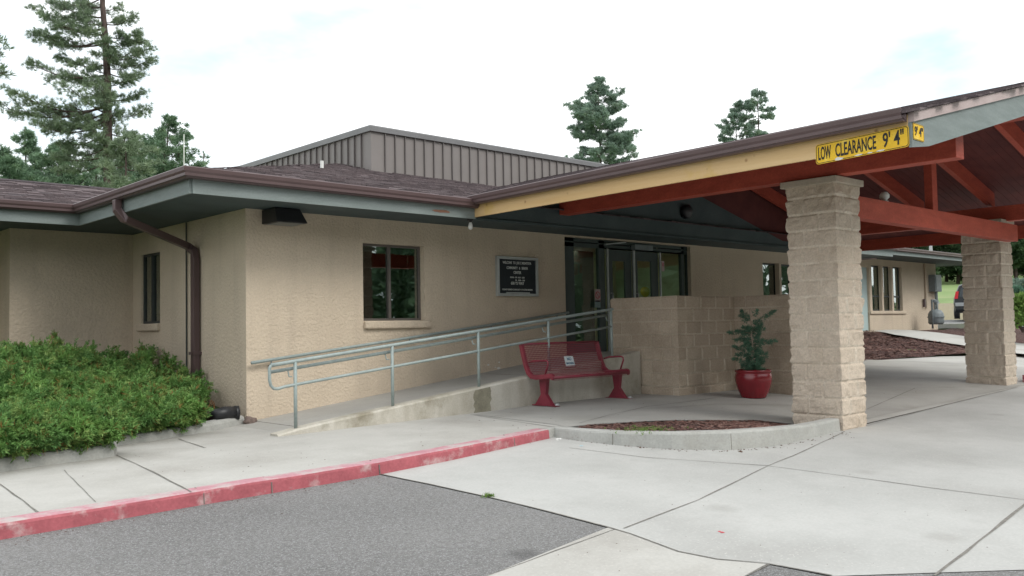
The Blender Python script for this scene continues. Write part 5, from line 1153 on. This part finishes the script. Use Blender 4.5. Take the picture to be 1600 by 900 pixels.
# ------------------------------------------------------------------ dark suv
cx_, cy_ = far(1524, 44.5); cz_ = 1.287+44.5*ray(1500, 498)[2]
car = thing('parked_car', (cx_, cy_, cz_), 'dark grey suv with red tail lights parked behind the far column', 'car')
CARP = mat('dark car paint', (.028, .03, .035), (.022, .025, .03), .4, spec=.4)
cf_ = np.array([cx_, cy_, 0])/math.hypot(cx_, cy_); cr_ = np.array([cf_[1], -cf_[0], 0])
def cpt(a, f, z): return tuple(np.array([cx_, cy_, cz_])+cr_*a+cf_*f+np.array([0, 0, z]))
stn = [(0.0, [(.86, .45), (.90, .75), (.88, 1.0), (.80, 1.25), (.66, 1.62), (.5, 1.68)]), (.35, [(.9, .32), (.95, .75), (.93, 1.02), (.83, 1.3), (.68, 1.68), (.5, 1.74)]),
       (2.2, [(.9, .30), (.95, .75), (.93, 1.02), (.84, 1.3), (.70, 1.70), (.5, 1.76)]), (3.0, [(.9, .30), (.95, .75), (.93, 1.0), (.88, 1.1), (.72, 1.5), (.5, 1.55)]), (3.5, [(.9, .3), (.94, .75), (.92, .98), (.9, 1.0), (.8, 1.05), (.5, 1.08)]), (4.5, [(.82, .35), (.88, .7), (.85, .85), (.8, .9), (.7, .93), (.5, .95)])]
mb = MB(); k = 12
for f, pr in stn: mb.v += [cpt(-a, f, z) for a, z in pr]+[cpt(a, f, z) for a, z in pr[::-1]]
F = [(i*k+q_, (i+1)*k+q_, (i+1)*k+q_+1, i*k+q_+1) for i in range(len(stn)-1) for q_ in range(k-1)]+[(i*k+k-1, (i+1)*k+k-1, (i+1)*k, i*k) for i in range(len(stn)-1)]+[tuple(range(k)), tuple((len(stn)-1)*k+q_ for q_ in range(k))[::-1]]
mb.f = F; mb.m = [0]*len(F); mb.build('body', CARP, car, bevel=.04)
MB().hexa([cpt(-.68, -.01, 1.08), cpt(.68, -.01, 1.08), cpt(.68, .03, 1.08), cpt(-.68, .03, 1.08)], [cpt(-.58, -.012, 1.52), cpt(.58, -.012, 1.52), cpt(.58, .03, 1.52), cpt(-.58, .03, 1.52)]).build('rear_window', mat('car glass', (.08, .09, .1), (.07, .08, .09), .1), car)
for s in (-1, 1): MB().hexa([cpt(s*.74, -.03, 1.0), cpt(s*.9, -.02, 1.0), cpt(s*.9, .2, 1.0), cpt(s*.74, .1, 1.0)], [cpt(s*.68, -.03, 1.36), cpt(s*.82, -.02, 1.36), cpt(s*.82, .2, 1.36), cpt(s*.68, .1, 1.36)]).build('tail_light', mat('red lens', (.6, .03, .04), (.5, .03, .04), .3), car)
MB().hexa([cpt(-.86, -.05, .62), cpt(.86, -.05, .62), cpt(.86, .0, .62), cpt(-.86, .0, .62)], [cpt(-.86, -.05, .80), cpt(.86, -.05, .80), cpt(.86, .0, .80), cpt(-.86, .0, .80)]).build('bumper', mat('silver trim', (.30, .31, .33), (.28, .29, .3), .35), car, bevel=.01)
for s in (-1, 1):
    for f in (.75, 3.6):
        wh = MB().tube([cpt(s*.72, f, .35), cpt(s*.94, f, .35)], .35, 20).build('wheel', BLACKP, car); MB().tube([cpt(s*.93, f, .35), cpt(s*.955, f, .35)], .2, 14).build('rim', ALU, wh)
# ------------------------------------------------------------------ shrubs at the far right
def bush(px, py, dep, rad, ht, seed, label, mt):
    x, y = far(px, dep); z0 = 1.287+dep*ray(px, py)[2]; rs = np.random.RandomState(seed); r = thing('shrub', (x, y, z0), label, 'shrub')
    n = 700; a = rs.rand(n)*2*PI; f = rs.rand(n); rr_ = rad*np.sqrt(rs.rand(n))*(1-.6*f**2); b = np.stack([x+rr_*np.cos(a), y+rr_*np.sin(a), z0+ht*f*(1-.35*(rr_/rad)**2)+.05], 1)
    V, F = blades(rs, b, np.stack([np.cos(a)*.6, np.sin(a)*.6, np.full(n, .8)], 1), 5, .16, .06, .5); fast_mesh('foliage', V, F, mt, r, (x, y, z0))
    mb = MB(); rg = random.Random(seed)
    for _ in range(6): t = rg.uniform(0, 6.3); mb.tube([(x, y, z0-.1), (x+rad*.4*math.cos(t), y+rad*.4*math.sin(t), z0+ht*.6)], [.03, .01], 5)
    mb.build('stem', BARK, r)
bush(1597, 514, 27, .8, .95, 1, 'leafy green shrub at the right edge beside the far column', TURF)
bush(1589, 505, 29, .35, 1.05, 2, 'dark narrow shrub right behind the far column', POTF)
bush(1590, 480, 33, 1.0, .9, 3, 'grey green bush behind the leafy shrub at the right edge', NEEDLEF)
# pole behind the left roof
x, y = far(288, 40); zt_ = 1.287+40*ray(288, 207)[2]
po = thing('white_pole', (x, y, 0), 'thin white pole rising behind the roof corner', 'pole'); MB().tube([(x, y, 0), (x, y, zt_*.6)], .045, 8).build('shaft', WHITEP, po, True); MB().tube([(x, y, zt_*.6), (x, y, zt_)], .022, 6).build('tip', WHITEP, po)
# ------------------------------------------------------------------ small litter, pebbles, grass
rg = random.Random(50); mb = MB()
def chip(mb, x, y, z, s, rg):
    k = rg.randint(4, 6); h = s*.35; pp_ = [(x+s*math.cos(t)*rg.uniform(.6, 1.2), y+s*math.sin(t)*rg.uniform(.6, 1.2)) for t in [2*PI*i/k for i in range(k)]]
    mb.add([(a, b, z) for a, b in pp_]+[(x, y, z+h)], [(i, (i+1) % k, k) for i in range(k)])
for _ in range(85):
    px = rg.uniform(560, 1600); py = rg.uniform(700, 895); p = D(px, py); chip(mb, p[0], p[1], float(zD(*p))+.001, rg.choice((.003, .004, .006)), rg)
for _ in range(120):
    t = rg.random(); i = rg.randint(2, 8); a = np.array(kb[i]); b = np.array(kb[i+1]); p = a+(b-a)*t+np.array([0, -rg.expovariate(9)-.02]); chip(mb, p[0], p[1], float(zD(*p))-.005, rg.uniform(.006, .014), rg)
for _ in range(140):
    i = rg.randint(0, 6); a = np.array(pl[i]); b = np.array(pl[i+1]); p = a+(b-a)*rg.random()+np.array([.01, -rg.expovariate(14)-.02]); chip(mb, p[0], p[1], float(zD(*p))+.001, rg.uniform(.006, .016), rg)
for _ in range(90):
    px = rg.uniform(620, 1560); py = rg.uniform(600, 700); p = W_(px, py)
    if p[1] < 8.9 and p[1] > 6.2: chip(mb, p[0], p[1], float(zW(*p))+.005, rg.uniform(.006, .012), rg)
for _ in range(60):
    p = W_(rg.uniform(60, 600), rg.uniform(690, 760)); chip(mb, p[0], p[1], float(zW(*p))+.001, rg.uniform(.003, .008), rg)
tag(mb.build('bark_crumbs', mat('dark debris', (.12, .07, .05), (.06, .04, .03), .95, 40)), 'scattered dark bark crumbs and leaf bits on the pavement', 'debris', kind='stuff')
mb = MB()
for _ in range(200):
    i = rg.randint(2, 8); a = np.array(kb[i]); b = np.array(kb[i+1]); p = a+(b-a)*rg.random()+np.array([0, -rg.expovariate(12)-.02]); chip(mb, p[0], p[1], float(zD(*p))-.006, rg.uniform(.003, .009), rg)
for _ in range(14): p = D(rg.uniform(868, 880), rg.uniform(683, 688)); chip(mb, p[0], p[1], float(zD(*p)), .015, rg)
tag(mb.build('pale_grit', WHITEP), 'pale grit and paper scraps along the red kerb', 'grit', kind='stuff')
for px, py, mt_, lab in ((1125, 832, REDI, 'tiny red scrap on the pale driveway'), (908, 697, mat('pale blue scrap', (.35, .55, .62), (.3, .5, .58), .6), 'pale blue paper scrap near the planter kerb')):
    mb = MB(); p = D(px, py)
    for q_ in range(3): chip(mb, p[0]+rg.uniform(-.02, .02), p[1]+rg.uniform(-.02, .02), float(zD(*p))+.002, .014, rg)
    tag(mb.build('litter_scrap', mt_), lab, 'litter')
p = D(1157, 706); mb = MB(); chip(mb, p[0], p[1], float(zD(*p)), .035, rg); tag(mb.build('bark_piece', mat('dark debris', (.1, .1, .1))), 'dark bark piece lying by the curved planter kerb', 'bark')
# mulch chips in the planter
mb = MB(); at = []
bb = np.array(bed); n = 0
while n < 1500:
    x = rg.uniform(bb[:, 0].min(), bb[:, 0].max()); y = rg.uniform(bb[:, 1].min(), bb[:, 1].max())
    if not inpoly(np.array([x]), np.array([y]), bed)[0]: continue
    a = rg.uniform(0, PI); l_ = rg.uniform(.015, .035); w_ = l_*.35; z = float(zM(x, y))+rg.uniform(.004, .02); c, s = math.cos(a), math.sin(a)
    mb.add([(x-c*l_-s*w_, y-s*l_+c*w_, z), (x+c*l_-s*w_, y+s*l_+c*w_, z+rg.uniform(-.008, .008)), (x+c*l_+s*w_, y+s*l_-c*w_, z+.003), (x-c*l_+s*w_, y-s*l_-c*w_, z)], [(0, 1, 2, 3)]); n += 1; at.append(rg.random())
CHIP = mat('mulch chips', (.20, .085, .07), (.12, .05, .045), .95, 30, attr=[(.06, .035, .03), (.13, .07, .055), (.28, .20, .165)])
tag(mb.build('planter_mulch', CHIP, attr=at), 'red brown bark mulch in the curved planter', 'mulch', kind='stuff')
mb = MB(); at = []; n = 0
while n < 9000:
    x = rg.uniform(19, 30); y = rg.uniform(7.5, 14.2); 
    a = rg.uniform(0, PI); l_ = rg.uniform(.03, .06); w_ = l_*.4; z = float(zT(x, y))+.02+.06*math.sin(x*1.7)*math.sin(y*1.3)+rg.uniform(.02, .06); c, s = math.cos(a), math.sin(a); n += 1
    if not inpoly(np.array([x]), np.array([y]), [(fr[0][0]-1.5, fr[0][1]+.8)]+fr+[(36, 7.6), (44, 9), (44, 14.25), (21.6, 14.25)])[0] or inpoly(np.array([x]), np.array([y]), pa)[0]: continue
    mb.add([(x-c*l_-s*w_, y-s*l_+c*w_, z), (x+c*l_-s*w_, y+s*l_+c*w_, z+rg.uniform(-.02, .02)), (x+c*l_+s*w_, y+s*l_-c*w_, z+.003), (x-c*l_+s*w_, y-s*l_-c*w_, z)], [(0, 1, 2, 3)]); at.append(rg.random())
tag(mb.build('far_mulch', CHIP, attr=at), 'red brown bark mulch between the walk and the far wing', 'mulch', kind='stuff')
def tufts(px, py, spx, spy, n, zf, ln, label, name):
    rs = np.random.RandomState(px); b = []
    for _ in range(n):
        p = onG(px+rs.randn()*spx, py+rs.randn()*spy, zf); b.append((p[0], p[1], float(zf(*p))))
    V, F = blades(rs, np.array(b), np.tile([0, 0, 1.], (n, 1)), 5, ln, .006, .55); tag(fast_mesh(name, V, F, TURF, None, (0, 0, 0)), label, 'grass', kind='stuff')
tufts(1012, 673, 22, 2.5, 150, zM, .035, 'short green weeds in the curved planter', 'planter_weeds')
tufts(1238, 668, 5, 2, 25, zM, .03, 'few pale weeds by the near column base', 'column_weeds')
tufts(763, 776, 4, .8, 22, zD, .03, 'tiny grass tuft in the asphalt joint', 'joint_weeds')
